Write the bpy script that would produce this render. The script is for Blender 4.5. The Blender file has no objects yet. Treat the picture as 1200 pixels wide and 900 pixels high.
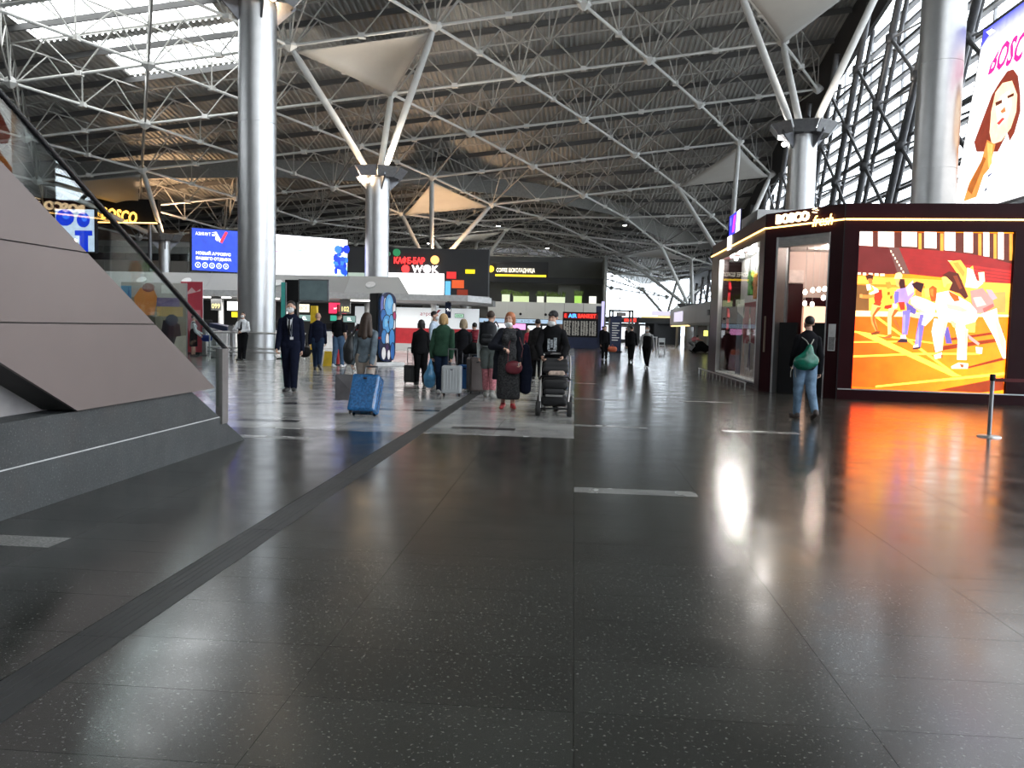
import bpy, bmesh, math, random
import numpy as np
from mathutils import Vector, Matrix, geometry
random.seed(7)
S = bpy.context.scene
COL = S.collection
PI = math.pi

# ------------------------------------------------------------------ camera
CH = 1.45
cam_d = bpy.data.cameras.new('camera'); cam = bpy.data.objects.new('camera', cam_d); COL.objects.link(cam)
cam_d.sensor_width = 36.0; cam_d.lens = 960.0 / 1200.0 * 36.0; cam_d.clip_end = 600; cam_d.clip_start = 0.05
cam.matrix_world = Matrix(((0.99683209, -0.02958241, 0.07382861, 0), (0.0756559, 0.0663327, -0.9949252, 0),
                           (0.02453503, 0.99735894, 0.06836064, CH), (0, 0, 0, 1)))
S.camera = cam
# ------------------------------------------------------------------ sky, exposure
W = bpy.data.worlds.new('overcast_sky'); S.world = W; W.use_nodes = True
wn = W.node_tree.nodes; wl = W.node_tree.links
bg = wn['Background']
tc = wn.new('ShaderNodeTexCoord'); sx = wn.new('ShaderNodeSeparateXYZ'); rmp = wn.new('ShaderNodeValToRGB')
wl.new(tc.outputs['Generated'], sx.inputs[0]); wl.new(sx.outputs['Z'], rmp.inputs[0])
rmp.color_ramp.elements[0].position = 0.0; rmp.color_ramp.elements[0].color = (.80, .87, .93, 1)
rmp.color_ramp.elements[1].position = 0.7; rmp.color_ramp.elements[1].color = (.97, .99, 1, 1)
wl.new(rmp.outputs[0], bg.inputs[0]); bg.inputs[1].default_value = 7.5
S.view_settings.view_transform = 'Standard'; S.view_settings.look = 'None'
S.view_settings.exposure = 0.0; S.view_settings.gamma = 1.0; S.view_settings.use_curve_mapping = False
cy = S.cycles
cy.use_denoising = True; cy.max_bounces = 6; cy.diffuse_bounces = 3; cy.glossy_bounces = 3; cy.transparent_max_bounces = 12; cy.transmission_bounces = 4
cy.caustics_reflective = False; cy.caustics_refractive = False; cy.sample_clamp_indirect = 6.0
def lamp(name, kind, loc, energy, col=(1, 1, 1), size=.2, aim=None, spot=1.2, blend=.5):
    d = bpy.data.lights.new(name, kind); d.energy = energy; d.color = col
    o = bpy.data.objects.new(name, d); COL.objects.link(o); o.location = loc
    if kind == 'AREA': d.size = size
    else: d.shadow_soft_size = size
    if kind == 'SPOT': d.spot_size = spot; d.spot_blend = blend
    if aim is not None: o.rotation_euler = (Vector(aim) - Vector(loc)).to_track_quat('-Z', 'Y').to_euler()
    return o

HALL_W = 2600.0; UP_W = 1900.0
# ------------------------------------------------------------------ materials
MATS = {}
def mat(name, col, rough=.5, metal=0., noise=None, emit=None, estr=0., bump=None, spec=.5, rand=0., coat=0.):
    if name in MATS: return MATS[name]
    m = bpy.data.materials.new(name); m.use_nodes = True; n = m.node_tree.nodes; l = m.node_tree.links
    b = n['Principled BSDF']; c4 = (*col, 1)
    b.inputs['Base Color'].default_value = c4; b.inputs['Roughness'].default_value = rough; b.inputs['Metallic'].default_value = metal
    b.inputs['Specular IOR Level'].default_value = spec
    if coat: b.inputs['Coat Weight'].default_value = coat
    if noise is None: noise = (6., .12)
    t = n.new('ShaderNodeTexCoord'); nz = n.new('ShaderNodeTexNoise'); nz.inputs['Scale'].default_value = noise[0]; nz.inputs['Detail'].default_value = 4
    l.new(t.outputs['Object'], nz.inputs['Vector'])
    mr = n.new('ShaderNodeMapRange'); mr.inputs[1].default_value = .3; mr.inputs[2].default_value = .7
    mr.inputs[3].default_value = 1 - noise[1]; mr.inputs[4].default_value = 1 + noise[1]; l.new(nz.outputs['Fac'], mr.inputs[0])
    vm = n.new('ShaderNodeVectorMath'); vm.operation = 'SCALE'; vm.inputs[0].default_value = col; l.new(mr.outputs[0], vm.inputs['Scale'])
    out = vm.outputs[0]
    if rand:
        oi = n.new('ShaderNodeObjectInfo'); m2 = n.new('ShaderNodeMapRange'); m2.inputs[3].default_value = 1 - rand; m2.inputs[4].default_value = 1 + rand
        l.new(oi.outputs['Random'], m2.inputs[0]); v2 = n.new('ShaderNodeVectorMath'); v2.operation = 'SCALE'; l.new(out, v2.inputs[0]); l.new(m2.outputs[0], v2.inputs['Scale']); out = v2.outputs[0]
    l.new(out, b.inputs['Base Color'])
    if bump:
        n2 = n.new('ShaderNodeTexNoise'); n2.inputs['Scale'].default_value = bump[0]; l.new(t.outputs['Object'], n2.inputs['Vector'])
        bp = n.new('ShaderNodeBump'); bp.inputs['Strength'].default_value = bump[1]; bp.inputs['Distance'].default_value = bump[2] if len(bump) > 2 else .01
        l.new(n2.outputs['Fac'], bp.inputs['Height']); l.new(bp.outputs[0], b.inputs['Normal'])
    if emit is not None:
        b.inputs['Emission Color'].default_value = (*emit, 1); b.inputs['Emission Strength'].default_value = estr
    MATS[name] = m; return m
def screen_mat(name, strength):
    if name in MATS: return MATS[name]
    m = bpy.data.materials.new(name); m.use_nodes = True; n = m.node_tree.nodes; l = m.node_tree.links
    b = n['Principled BSDF']; b.inputs['Base Color'].default_value = (.01, .01, .01, 1); b.inputs['Roughness'].default_value = .35
    a = n.new('ShaderNodeAttribute'); a.attribute_name = 'Col'
    nz = n.new('ShaderNodeTexNoise'); nz.inputs['Scale'].default_value = 3.5; nz.inputs['Detail'].default_value = 5
    t = n.new('ShaderNodeTexCoord'); l.new(t.outputs['Object'], nz.inputs['Vector'])
    mr = n.new('ShaderNodeMapRange'); mr.inputs[1].default_value = .3; mr.inputs[2].default_value = .7; mr.inputs[3].default_value = .86; mr.inputs[4].default_value = 1.12; l.new(nz.outputs['Fac'], mr.inputs[0])
    v = n.new('ShaderNodeVectorMath'); v.operation = 'SCALE'; l.new(a.outputs['Color'], v.inputs[0]); l.new(mr.outputs[0], v.inputs['Scale'])
    l.new(v.outputs[0], b.inputs['Emission Color']); b.inputs['Emission Strength'].default_value = strength
    MATS[name] = m; return m
def print_mat(name):
    if name in MATS: return MATS[name]
    m = bpy.data.materials.new(name); m.use_nodes = True; n = m.node_tree.nodes; l = m.node_tree.links
    a = n.new('ShaderNodeAttribute'); a.attribute_name = 'Col'; b = n['Principled BSDF']; b.inputs['Roughness'].default_value = .45
    nz = n.new('ShaderNodeTexNoise'); nz.inputs['Scale'].default_value = 8
    mr = n.new('ShaderNodeMapRange'); mr.inputs[3].default_value = .85; mr.inputs[4].default_value = 1.15; l.new(nz.outputs['Fac'], mr.inputs[0])
    v = n.new('ShaderNodeVectorMath'); v.operation = 'SCALE'; l.new(a.outputs['Color'], v.inputs[0]); l.new(mr.outputs[0], v.inputs['Scale'])
    l.new(v.outputs[0], b.inputs['Base Color'])
    MATS[name] = m; return m
def glass_mat(name, tint=(1, 1, 1), refl=.08, rough=.02, maxr=.6):
    if name in MATS: return MATS[name]
    m = bpy.data.materials.new(name); m.use_nodes = True; n = m.node_tree.nodes; l = m.node_tree.links
    n.remove(n['Principled BSDF']); o = n['Material Output']
    tr = n.new('ShaderNodeBsdfTransparent'); tr.inputs[0].default_value = (*tint, 1)
    gl = n.new('ShaderNodeBsdfGlossy'); gl.inputs['Roughness'].default_value = rough
    lw = n.new('ShaderNodeLayerWeight'); lw.inputs[0].default_value = .35
    mr = n.new('ShaderNodeMapRange'); mr.inputs[3].default_value = refl; mr.inputs[4].default_value = maxr; l.new(lw.outputs['Facing'], mr.inputs[0])
    pw = n.new('ShaderNodeMath'); pw.operation = 'POWER'; pw.inputs[1].default_value = 2.5; l.new(lw.outputs['Facing'], pw.inputs[0]); l.new(pw.outputs[0], mr.inputs[0])
    mx = n.new('ShaderNodeMixShader'); l.new(mr.outputs[0], mx.inputs[0]); l.new(tr.outputs[0], mx.inputs[1]); l.new(gl.outputs[0], mx.inputs[2]); l.new(mx.outputs[0], o.inputs[0])
    MATS[name] = m; return m
def emis(name, col, s): return mat(name, tuple(c * .3 for c in col), .5, emit=col, estr=s)

def granite(name, base, spk, rough, joints=False, zone=False):
    m = bpy.data.materials.new(name); m.use_nodes = True; n = m.node_tree.nodes; l = m.node_tree.links; b = n['Principled BSDF']
    g = n.new('ShaderNodeNewGeometry'); P = g.outputs['Position']
    def N(t, **k):
        o = n.new(t)
        for a, v in k.items():
            if hasattr(o, a): setattr(o, a, v)
        return o
    def tex(scale, det=3):
        t = N('ShaderNodeTexNoise'); t.inputs['Scale'].default_value = scale; t.inputs['Detail'].default_value = det; l.new(P, t.inputs['Vector']); return t.outputs['Fac']
    def rng(v, a, bb, c, d):
        r = N('ShaderNodeMapRange'); l.new(v, r.inputs[0])
        for i, x in enumerate((a, bb, c, d)): r.inputs[i + 1].default_value = x
        return r.outputs[0]
    def math_(op, a, bb=None):
        r = N('ShaderNodeMath', operation=op)
        for i, x in enumerate((a, bb)):
            if x is None: continue
            if isinstance(x, (int, float)): r.inputs[i].default_value = x
            else: l.new(x, r.inputs[i])
        return r.outputs[0]
    def mix(f, a, bb):
        r = N('ShaderNodeMix', data_type='RGBA')
        l.new(f, r.inputs[0])
        for i, x in ((6, a), (7, bb)):
            if isinstance(x, tuple): r.inputs[i].default_value = (*x, 1)
            else: l.new(x, r.inputs[i])
        return r.outputs[2]
    clouds = rng(tex(1.3), .3, .7, .78, 1.22); grain = rng(tex(60., 2), .3, .7, .7, 1.3)
    speck = rng(tex(62., 1), .66, .70, 0, 1)
    f = math_('MULTIPLY', clouds, grain)
    col = base
    if zone:
        s = N('ShaderNodeSeparateXYZ'); l.new(P, s.inputs[0]); x, y = s.outputs[0], s.outputs[1]
        lz = math_('MULTIPLY', math_('LESS_THAN', x, .04), math_('GREATER_THAN', y, 10.86))
        col = mix(lz, base, (.28, .28, .27))
        rn = N('ShaderNodeTexWhiteNoise', noise_dimensions='2D'); cmb = N('ShaderNodeCombineXYZ')
        l.new(math_('FLOOR', math_('DIVIDE', math_('SUBTRACT', x, .04), 1.1)), cmb.inputs[0]); l.new(math_('FLOOR', math_('DIVIDE', y, .5)), cmb.inputs[1]); l.new(cmb.outputs[0], rn.inputs[0])
        f = math_('MULTIPLY', f, rng(rn.outputs[0], 0, 1, .85, 1.15))
        fx = math_('FRACT', math_('DIVIDE', math_('SUBTRACT', x, .04), 1.1)); fy = math_('FRACT', math_('DIVIDE', y, .5))
        j = math_('MAXIMUM', math_('GREATER_THAN', math_('ABSOLUTE', math_('SUBTRACT', fx, .5)), .4965), math_('GREATER_THAN', math_('ABSOLUTE', math_('SUBTRACT', fy, .5)), .494))
        f = math_('MULTIPLY', f, rng(j, 0, 1, 1, .55))
    v = N('ShaderNodeVectorMath', operation='SCALE')
    if isinstance(col, tuple): v.inputs[0].default_value = col
    else: l.new(col, v.inputs[0])
    oi = N('ShaderNodeObjectInfo'); f = math_('MULTIPLY', f, rng(oi.outputs['Random'], 0, 1, .8, 1.2))
    l.new(f, v.inputs['Scale'])
    c = mix(math_('MULTIPLY', speck, .6), v.outputs[0], spk); l.new(c, b.inputs['Base Color'])
    l.new(rng(tex(2.2, 4), .3, .7, rough * .8, rough * 1.25), b.inputs['Roughness'])
    b.inputs['Specular IOR Level'].default_value = .72
    bp = N('ShaderNodeBump'); bp.inputs['Strength'].default_value = .05; bp.inputs['Distance'].default_value = .003; l.new(tex(9., 2), bp.inputs['Height']); l.new(bp.outputs[0], b.inputs['Normal'])
    MATS[name] = m; return m

steel = mat('brushed_steel', (.55, .55, .55), .36, 1., (3., .05))
steel_d = mat('dark_steel', (.16, .16, .17), .4, .9)
white_paint = mat('pale_steel_paint', (.56, .56, .54), .45, 0, (2., .06))
rod_dim = mat('truss_paint_dim', (.26, .26, .25), .55, 0, (2., .08))
rod_paint = mat('truss_paint', (.42, .42, .40), .5, 0, (2., .08))
deck_m = mat('roof_deck', (.34, .34, .325), .6, .1, (1., .1))
purlin_m = mat('roof_beam', (.11, .11, .11), .6)
duct_m = mat('roof_fascia', (.22, .22, .21), .6)
membrane_m = mat('membrane', (.36, .355, .335), .7, 0, (.8, .05))
black = mat('black_plastic', (.010, .010, .011), .45, spec=.2)
blackcloth = mat('black_cloth', (.009, .009, .010), .85, bump=(60, .3), spec=.06)
rubber = mat('black_rubber', (.015, .015, .015), .8)
maroon = mat('dark_maroon_panel', (.026, .005, .007), .3, 0, (2, .1), spec=.14)
clad = mat('stair_cladding', (.190, .158, .148), .45, .2, (1.2, .05))
greywall = mat('grey_wall', (.24, .24, .23), .6, 0, (.5, .06))
paleg = mat('pale_grey_panel', (.44, .45, .45), .5, 0, (.6, .05))
darkwall = mat('dark_wall', (.04, .04, .042), .7, 0, (.5, .1))
cream = mat('cream_panel', (.55, .56, .53), .55, 0, (.5, .05))
white_m = mat('white_plastic', (.75, .75, .75), .4)
navy_p = mat('navy_panel', (.012, .02, .06), .4)
red_p = mat('red_panel', (.45, .02, .03), .4)
skin_m = mat('skin', (.55, .33, .24), .55, 0, (20, .08))
glass = glass_mat('clear_glass', (.93, .96, .95), .05, .01, .5)
fglass = glass_mat('facade_glass', (.96, .98, 1.), .04, .01, .5)
neon = emis('neon_warm', (1., .55, .16), 6.)
lampw = emis('lamp_white', (1., .97, .9), 22.)
lampwarm = emis('lamp_warm', (1., .72, .42), 22.)
strip_l = emis('light_strip', (1., .98, .94), 5.)
granite('floor_granite', (.027, .029, .026), (.16, .16, .15), .19, zone=True)
granite('tile_granite', (.027, .029, .026), (.17, .17, .16), .19)
granite('light_granite', (.23, .23, .22), (.4, .4, .38), .25)
granite('stair_granite', (.033, .037, .038), (.16, .16, .16), .6)

# ------------------------------------------------------------------ object helpers
def finish(o, parent=None, world=False):
    COL.objects.link(o)
    if parent is not None:
        o.parent = parent
        if world: o.matrix_parent_inverse = parent.matrix_basis.inverted()
    return o
def tag(o, label=None, cat=None, group=None, kind=None):
    if label: o['label'] = label
    if cat: o['category'] = cat
    if group: o['group'] = group
    if kind: o['kind'] = kind
    return o
def thing(name, label, cat, loc=(0, 0, 0), rz=0., group=None, kind=None):
    o = bpy.data.objects.new(name, None); o.empty_display_size = .1; COL.objects.link(o); o.location = loc; o.rotation_euler = (0, 0, rz)
    o.matrix_basis = Matrix.Translation(Vector(loc)) @ Matrix.Rotation(rz, 4, 'Z')
    return tag(o, label, cat, group, kind)
def setting(name):
    o = bpy.data.objects.new(name, None); COL.objects.link(o); o['kind'] = 'structure'; return o
class MB:
    def __init__(s): s.v = []; s.f = []; s.m = []; s.sm = []
    def add(s, vs, fs, mi=0, smooth=False):
        o = len(s.v); s.v += [tuple(v) for v in vs]
        for f in fs: s.f.append(tuple(i + o for i in f)); s.m.append(mi); s.sm.append(smooth)
        return s
    def box(s, c, d, R=None, mi=0):
        hx, hy, hz = d[0] / 2, d[1] / 2, d[2] / 2; vs = []
        for x, y, z in ((-hx, -hy, -hz), (hx, -hy, -hz), (hx, hy, -hz), (-hx, hy, -hz), (-hx, -hy, hz), (hx, -hy, hz), (hx, hy, hz), (-hx, hy, hz)):
            p = Vector((x, y, z)); p = R @ p if R is not None else p; vs.append((p[0] + c[0], p[1] + c[1], p[2] + c[2]))
        return s.add(vs, [(0, 3, 2, 1), (4, 5, 6, 7), (0, 1, 5, 4), (1, 2, 6, 5), (2, 3, 7, 6), (3, 0, 4, 7)], mi)
    def bx(s, x0, x1, y0, y1, z0, z1, mi=0): return s.box(((x0 + x1) / 2, (y0 + y1) / 2, (z0 + z1) / 2), (abs(x1 - x0), abs(y1 - y0), abs(z1 - z0)), None, mi)
    def tube(s, p0, p1, r, n=8, r1=None, cap=True, mi=0):
        p0 = Vector(p0); p1 = Vector(p1); r1 = r if r1 is None else r1; d = (p1 - p0).normalized()
        a = d.orthogonal().normalized(); b = d.cross(a); vs = []
        for p, rr in ((p0, r), (p1, r1)):
            for i in range(n):
                t = 2 * PI * i / n; vs.append(p + a * (rr * math.cos(t)) + b * (rr * math.sin(t)))
        s.add(vs, [(i, (i + 1) % n, n + (i + 1) % n, n + i) for i in range(n)], mi, n > 5)
        if cap: s.add(vs, [tuple(range(n - 1, -1, -1)), tuple(range(n, 2 * n))], mi)
        return s
    def path(s, pts, r, n=8, mi=0, cap=True):
        pts = [Vector(p) for p in pts]; vs = []; a = None; k = len(pts)
        for i, p in enumerate(pts):
            d = (pts[min(i + 1, k - 1)] - pts[max(i - 1, 0)]).normalized()
            if a is None: a = d.orthogonal().normalized()
            a = (a - d * a.dot(d)).normalized(); b = d.cross(a); rr = r[i] if isinstance(r, (list, tuple)) else r
            for j in range(n):
                t = 2 * PI * j / n; vs.append(p + a * (rr * math.cos(t)) + b * (rr * math.sin(t)))
        fs = [(i * n + j, i * n + (j + 1) % n, (i + 1) * n + (j + 1) % n, (i + 1) * n + j) for i in range(k - 1) for j in range(n)]
        s.add(vs, fs, mi, True)
        if cap: s.add(vs, [tuple(range(n - 1, -1, -1)), tuple(range((k - 1) * n, k * n))], mi)
        return s
    def lathe(s, prof, n=24, o=(0, 0, 0), ax='z', mi=0, smooth=True):
        vs = []
        for r, z in prof:
            for i in range(n):
                t = 2 * PI * i / n; x, y = r * math.cos(t), r * math.sin(t)
                p = {'z': (x, y, z), 'y': (x, z, -y), 'x': (z, x, y)}[ax]; vs.append((p[0] + o[0], p[1] + o[1], p[2] + o[2]))
        k = len(prof)
        fs = [(i * n + j, i * n + (j + 1) % n, (i + 1) * n + (j + 1) % n, (i + 1) * n + j) for i in range(k - 1) for j in range(n)]
        s.add(vs, fs, mi, smooth)
        s.add(vs, [tuple(range(n - 1, -1, -1)), tuple(range((k - 1) * n, k * n))], mi); return s
    def prism(s, poly, ext, mi=0):
        n = len(poly); e = Vector(ext); a = [Vector(p) for p in poly]; vs = a + [p + e for p in a]
        return s.add(vs, [tuple(range(n - 1, -1, -1)), tuple(range(n, 2 * n))] + [(i, (i + 1) % n, n + (i + 1) % n, n + i) for i in range(n)], mi)
    def quad(s, *p, mi=0): return s.add(p, [tuple(range(len(p)))], mi)
    def mesh(s, name, mats):
        me = bpy.data.meshes.new(name); me.from_pydata(s.v, [], s.f)
        for m in (mats if isinstance(mats, (list, tuple)) else [mats]): me.materials.append(m)
        me.polygons.foreach_set('material_index', s.m); me.polygons.foreach_set('use_smooth', s.sm)
        bm = bmesh.new(); bm.from_mesh(me); bmesh.ops.recalc_face_normals(bm, faces=bm.faces); bm.to_mesh(me); bm.free()
        me.update(); return me
    def build(s, name, mats, parent=None, world=False, bevel=0., seg=2, sub=0):
        o = bpy.data.objects.new(name, s.mesh(name, mats)); finish(o, parent, world)
        if bevel:
            md = o.modifiers.new('edge', 'BEVEL'); md.width = bevel; md.segments = seg; md.limit_method = 'ANGLE'
        if sub:
            md = o.modifiers.new('round', 'SUBSURF'); md.levels = sub; md.render_levels = sub
        return o
def box(name, m, parent, c, d, world=False, bevel=0., rz=0., seg=2):
    R = Matrix.Rotation(rz, 3, 'Z') if rz else None
    return MB().box(c, d, R).build(name, m, parent, world, bevel, seg)
def inst(name, me, parent=None, loc=(0, 0, 0), world=True, R=None):
    o = bpy.data.objects.new(name, me); o.location = loc
    if R is not None: o.rotation_euler = R
    return finish(o, parent, world)
def text(name, body, size, m, o, ux=(1, 0, 0), uz=(0, 0, 1), parent=None, ext=.004, align='LEFT', shear=0., world=True, sx=1., bold=0.):
    c = bpy.data.curves.new(name, 'FONT'); c.body = body; c.size = size; c.extrude = ext; c.align_x = align; c.shear = shear; c.resolution_u = 2; c.offset = bold
    c.materials.append(m); tmp = bpy.data.objects.new(name, c); me = bpy.data.meshes.new_from_object(tmp); bpy.data.objects.remove(tmp); bpy.data.curves.remove(c)
    ob = bpy.data.objects.new(name, me); ux = Vector(ux).normalized(); uz = Vector(uz).normalized(); nn = ux.cross(uz)
    ob.matrix_basis = Matrix.Translation(Vector(o)) @ Matrix((ux * 1, uz, nn)).transposed().to_4x4() @ Matrix.Diagonal((sx, 1, 1, 1))
    return finish(ob, parent, world)
def picture(name, parent, o, ux, uz, w, h, polys, m, world=True, step=.0006):
    """flat picture: coloured polygons (u, v in 0..1) layered on a real screen or poster"""
    o = Vector(o); ux = Vector(ux).normalized(); uz = Vector(uz); nn = ux.cross(uz).normalized(); vs = []; fs = []; cols = []
    for k, (c, pts) in enumerate(polys):
        b = len(vs); p2 = [Vector((u * w, v * h, 0)) for u, v in pts]; c4 = c if isinstance(c[0], tuple) else None
        for i, p in enumerate(p2): vs.append(o + ux * p[0] + uz * p[1] + nn * (step * (k + 1))); cols.append((*(c4[i % len(c4)] if c4 else c), 1))
        tri = geometry.tessellate_polygon([p2])
        for t in tri:
            a, bb, cc = (p2[i] for i in t)
            if (bb - a).cross(cc - a)[2] < 0: t = t[::-1]
            fs.append(tuple(b + i for i in t))
    me = bpy.data.meshes.new(name); me.from_pydata([tuple(v) for v in vs], [], fs); me.materials.append(m)
    at = me.color_attributes.new('Col', 'FLOAT_COLOR', 'POINT')
    for i, c in enumerate(cols): at.data[i].color = c
    return finish(bpy.data.objects.new(name, me), parent, world)
def ring(cx, cy, rx, ry, n=14, a0=0., a1=2 * PI):
    return [(cx + rx * math.cos(a0 + (a1 - a0) * i / n), cy + ry * math.sin(a0 + (a1 - a0) * i / n)) for i in range(n if a1 - a0 > 6.2 else n + 1)]

# ------------------------------------------------------------------ roof height
def node(a, b): return (-3.9 + 8 * a + 4.11 * b, 52.0 + .09 * a + 6.9 * b)
def zfit(X, b):
    a = (X + 3.9 - 4.11 * b) / 8
    a = max(-6.5, min(4.5, a))
    return 17 + 1.09 * a - .72 * b - .064 * b * b + .018 * a * a - .025 * a * b - .005 * b ** 3
def zl(X, Y):
    b = (Y - 52) / 6.9
    if b <= 3: return zfit(X, max(b, -4))
    s = max(0.03, min(.30, .14 + .016 * X)); t = Y - 72.7
    return zfit(X, 3) - s * (min(t, 14) + .4 * max(t - 14, 0))
def N3(a, b, dz=0.): x, y = node(a, b); return Vector((x, y, zl(x, y) + dz))
CMT = cam.matrix_world.to_3x3().transposed()
def shot(p):
    c = CMT @ (Vector(p) - cam.location)
    if c[2] > -.5: return None
    return 600 - c[0] * 960 / c[2], 450 + c[1] * 960 / c[2], -c[2]
def size_in_view(p0, p1):
    s = 0
    for t in (0., .33, .66, 1.):
        q = shot(Vector(p0).lerp(Vector(p1), t))
        if q and -60 < q[0] < 1260 and -60 < q[1] < 960: s += 1
    q = shot((Vector(p0) + Vector(p1)) / 2)
    return s * (Vector(p0) - Vector(p1)).length / max(5., q[2]) if q and s else 0.

# ------------------------------------------------------------------ floor
floor = tag(MB().bx(-48, 18.4, 10.95, 126, -.2, 0).build('floor', MATS['floor_granite']), kind='structure')
MB().bx(-48, 18.4, -14, 1.5, -.2, 0).bx(-48, -4.36, 1.5, 10.95, -.2, 0).bx(7.74, 18.4, 1.5, 10.95, -.2, 0).build('floor_slab', MATS['floor_granite'], floor)
MB().bx(-4.36, 7.74, 1.5, 10.95, -.2, -.012).build('joint_bed', mat('joint_mortar', (.018, .018, .018), .8), floor)
rows = []; y = 1.5
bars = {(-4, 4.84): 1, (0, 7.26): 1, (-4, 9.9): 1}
ys = [1.5, 2.02, 2.52, 3.03, 3.53, 4.04, 4.44, 4.84, 5.08, 5.52, 5.96, 6.4, 6.83, 7.26, 7.5, 7.98, 8.46, 8.94, 9.42, 9.9, 10.14, 10.52, 10.86]
def tile(x0, x1, y0, y1, m, nm='tile'):
    g = .0012
    o = MB().box((0, 0, -.006), (x1 - x0 - g * 2, y1 - y0 - g * 2, .012)).build(nm, m, floor, True)
    o.location = ((x0 + x1) / 2, (y0 + y1) / 2, 0); return o
for c in range(-4, 7):
    x0, x1 = .04 + 1.1 * c, .04 + 1.1 * (c + 1)
    if c == -3: x1 = -2.235
    if c == -2: x0 = -1.995
    off = 0.16 if c % 2 else 0.
    yy = [1.5]
    for i in range(len(ys) - 1):
        y0, y1 = ys[i], ys[i + 1]
        isbar = any(cc == c and abs(yb - y0) < .01 for cc, yb in bars)
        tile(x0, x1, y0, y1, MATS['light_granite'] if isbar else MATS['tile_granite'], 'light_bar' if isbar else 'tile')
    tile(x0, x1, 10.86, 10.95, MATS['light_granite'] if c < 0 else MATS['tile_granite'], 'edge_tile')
joint_m = mat('joint_strip', (.05, .052, .052), .5, .3, (4, .15))
for i in range(12):
    y0, y1 = 1.5 + i * 2.0, 3.5 + i * 2.0
    m = MB(); m.bx(-2.23, -2.0, y0, y1 - .004, -.012, .001)
    for k in (-.08, -.04, 0., .04): m.bx(-2.115 + k - .004, -2.115 + k + .004, y0, y1 - .004, .001, .003)
    m.build('joint_cover', joint_m, floor, True)
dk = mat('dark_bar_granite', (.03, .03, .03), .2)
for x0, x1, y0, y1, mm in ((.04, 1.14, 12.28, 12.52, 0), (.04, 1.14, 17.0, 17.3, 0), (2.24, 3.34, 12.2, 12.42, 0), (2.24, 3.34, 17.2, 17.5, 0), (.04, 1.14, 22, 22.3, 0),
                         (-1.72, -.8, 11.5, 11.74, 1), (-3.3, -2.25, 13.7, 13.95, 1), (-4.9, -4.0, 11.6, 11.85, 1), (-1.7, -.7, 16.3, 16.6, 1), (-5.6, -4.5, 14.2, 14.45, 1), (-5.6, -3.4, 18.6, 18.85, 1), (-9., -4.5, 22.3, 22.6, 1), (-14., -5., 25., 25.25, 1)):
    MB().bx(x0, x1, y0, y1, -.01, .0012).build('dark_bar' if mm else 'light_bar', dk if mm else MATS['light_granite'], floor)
tag(MB().bx(18.4, 260, -120, 320, -.5, -.1).build('ground', mat('apron_concrete', (.35, .35, .34), .8, 0, (.2, .1))), kind='structure')

# ------------------------------------------------------------------ walls
def struct(name, m, *bxs):
    b = MB()
    for q in bxs: b.bx(*q)
    return tag(b.build(name, m), kind='structure')
struct('wall_back', greywall, (-48, 18.4, -14.3, -14, 0, 21))
struct('wall_left', darkwall, (-48.3, -48, -14.3, 126, 0, 16))
struct('wall_far', darkwall, (-48, 3.9, 126, 126.3, 0, 16))

# ------------------------------------------------------------------ ceiling: corrugated deck, beams, space truss
DH = 2.7
sky_holes = [(-32., -20.6, 38., 42.), (-31., -20.4, 42.6, 46.2), (-28.4, -19.9, 46.8, 51.)]
xs = []; x = -48.
while x < 17.2:
    xs += [(x, 0.), (x + .1, 0.), (x + .16, .1), (x + .3, .1)]; x += .36
m = MB(); Yg = [-14, -5, 4] + [10 + 2. * i for i in range(20)] + [49.5, 51, 53] + [56 + 4 * i for i in range(18)]
Yg = sorted(set(Yg + [38., 42., 42.6, 46.2, 46.8, 51.]))
vs = [(px_, Y, zl(px_, Y) + DH + dz) for Y in Yg for px_, dz in xs]; n = len(xs); fs = []
for i in range(len(Yg) - 1):
    yc = (Yg[i] + Yg[i + 1]) / 2
    for j in range(n - 1):
        xc = (xs[j][0] + xs[j + 1][0]) / 2
        if any(h[0] < xc < h[1] and h[2] < yc < h[3] for h in sky_holes): continue
        fs.append((i * n + j, i * n + j + 1, (i + 1) * n + j + 1, (i + 1) * n + j))
m.add(vs, fs); ceiling = tag(m.build('ceiling', deck_m), kind='structure')
unit_tube = MB().tube((0, 0, 0), (0, 0, 1), 1., 6, cap=False).mesh('rod_mesh', rod_paint)
unit_chord = MB().tube((0, 0, 0), (0, 0, 1), 1., 8, cap=False).mesh('chord_mesh', white_paint)
unit_up = MB().tube((0, 0, 0), (0, 0, 1), 1., 4, cap=False).mesh('upper_chord_mesh', rod_paint)
unit_third = MB().tube((0, 0, 0), (0, 0, 1), 1., 6, cap=False).mesh('cross_chord_mesh', rod_dim)
unit_beam = MB().box((0, 0, .5), (1, 2.6, 1)).mesh('beam_mesh', purlin_m)
def rod(name, me, p0, p1, r, parent):
    p0 = Vector(p0); p1 = Vector(p1); d = p1 - p0
    o = bpy.data.objects.new(name, me); q = d.to_track_quat('Z', 'Y')
    o.matrix_basis = Matrix.Translation(p0) @ q.to_matrix().to_4x4() @ Matrix.Diagonal((r, r, d.length, 1)); return finish(o, parent, True)
chords, third, ups, webs, nodes = [], [], [], [], set()
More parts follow.
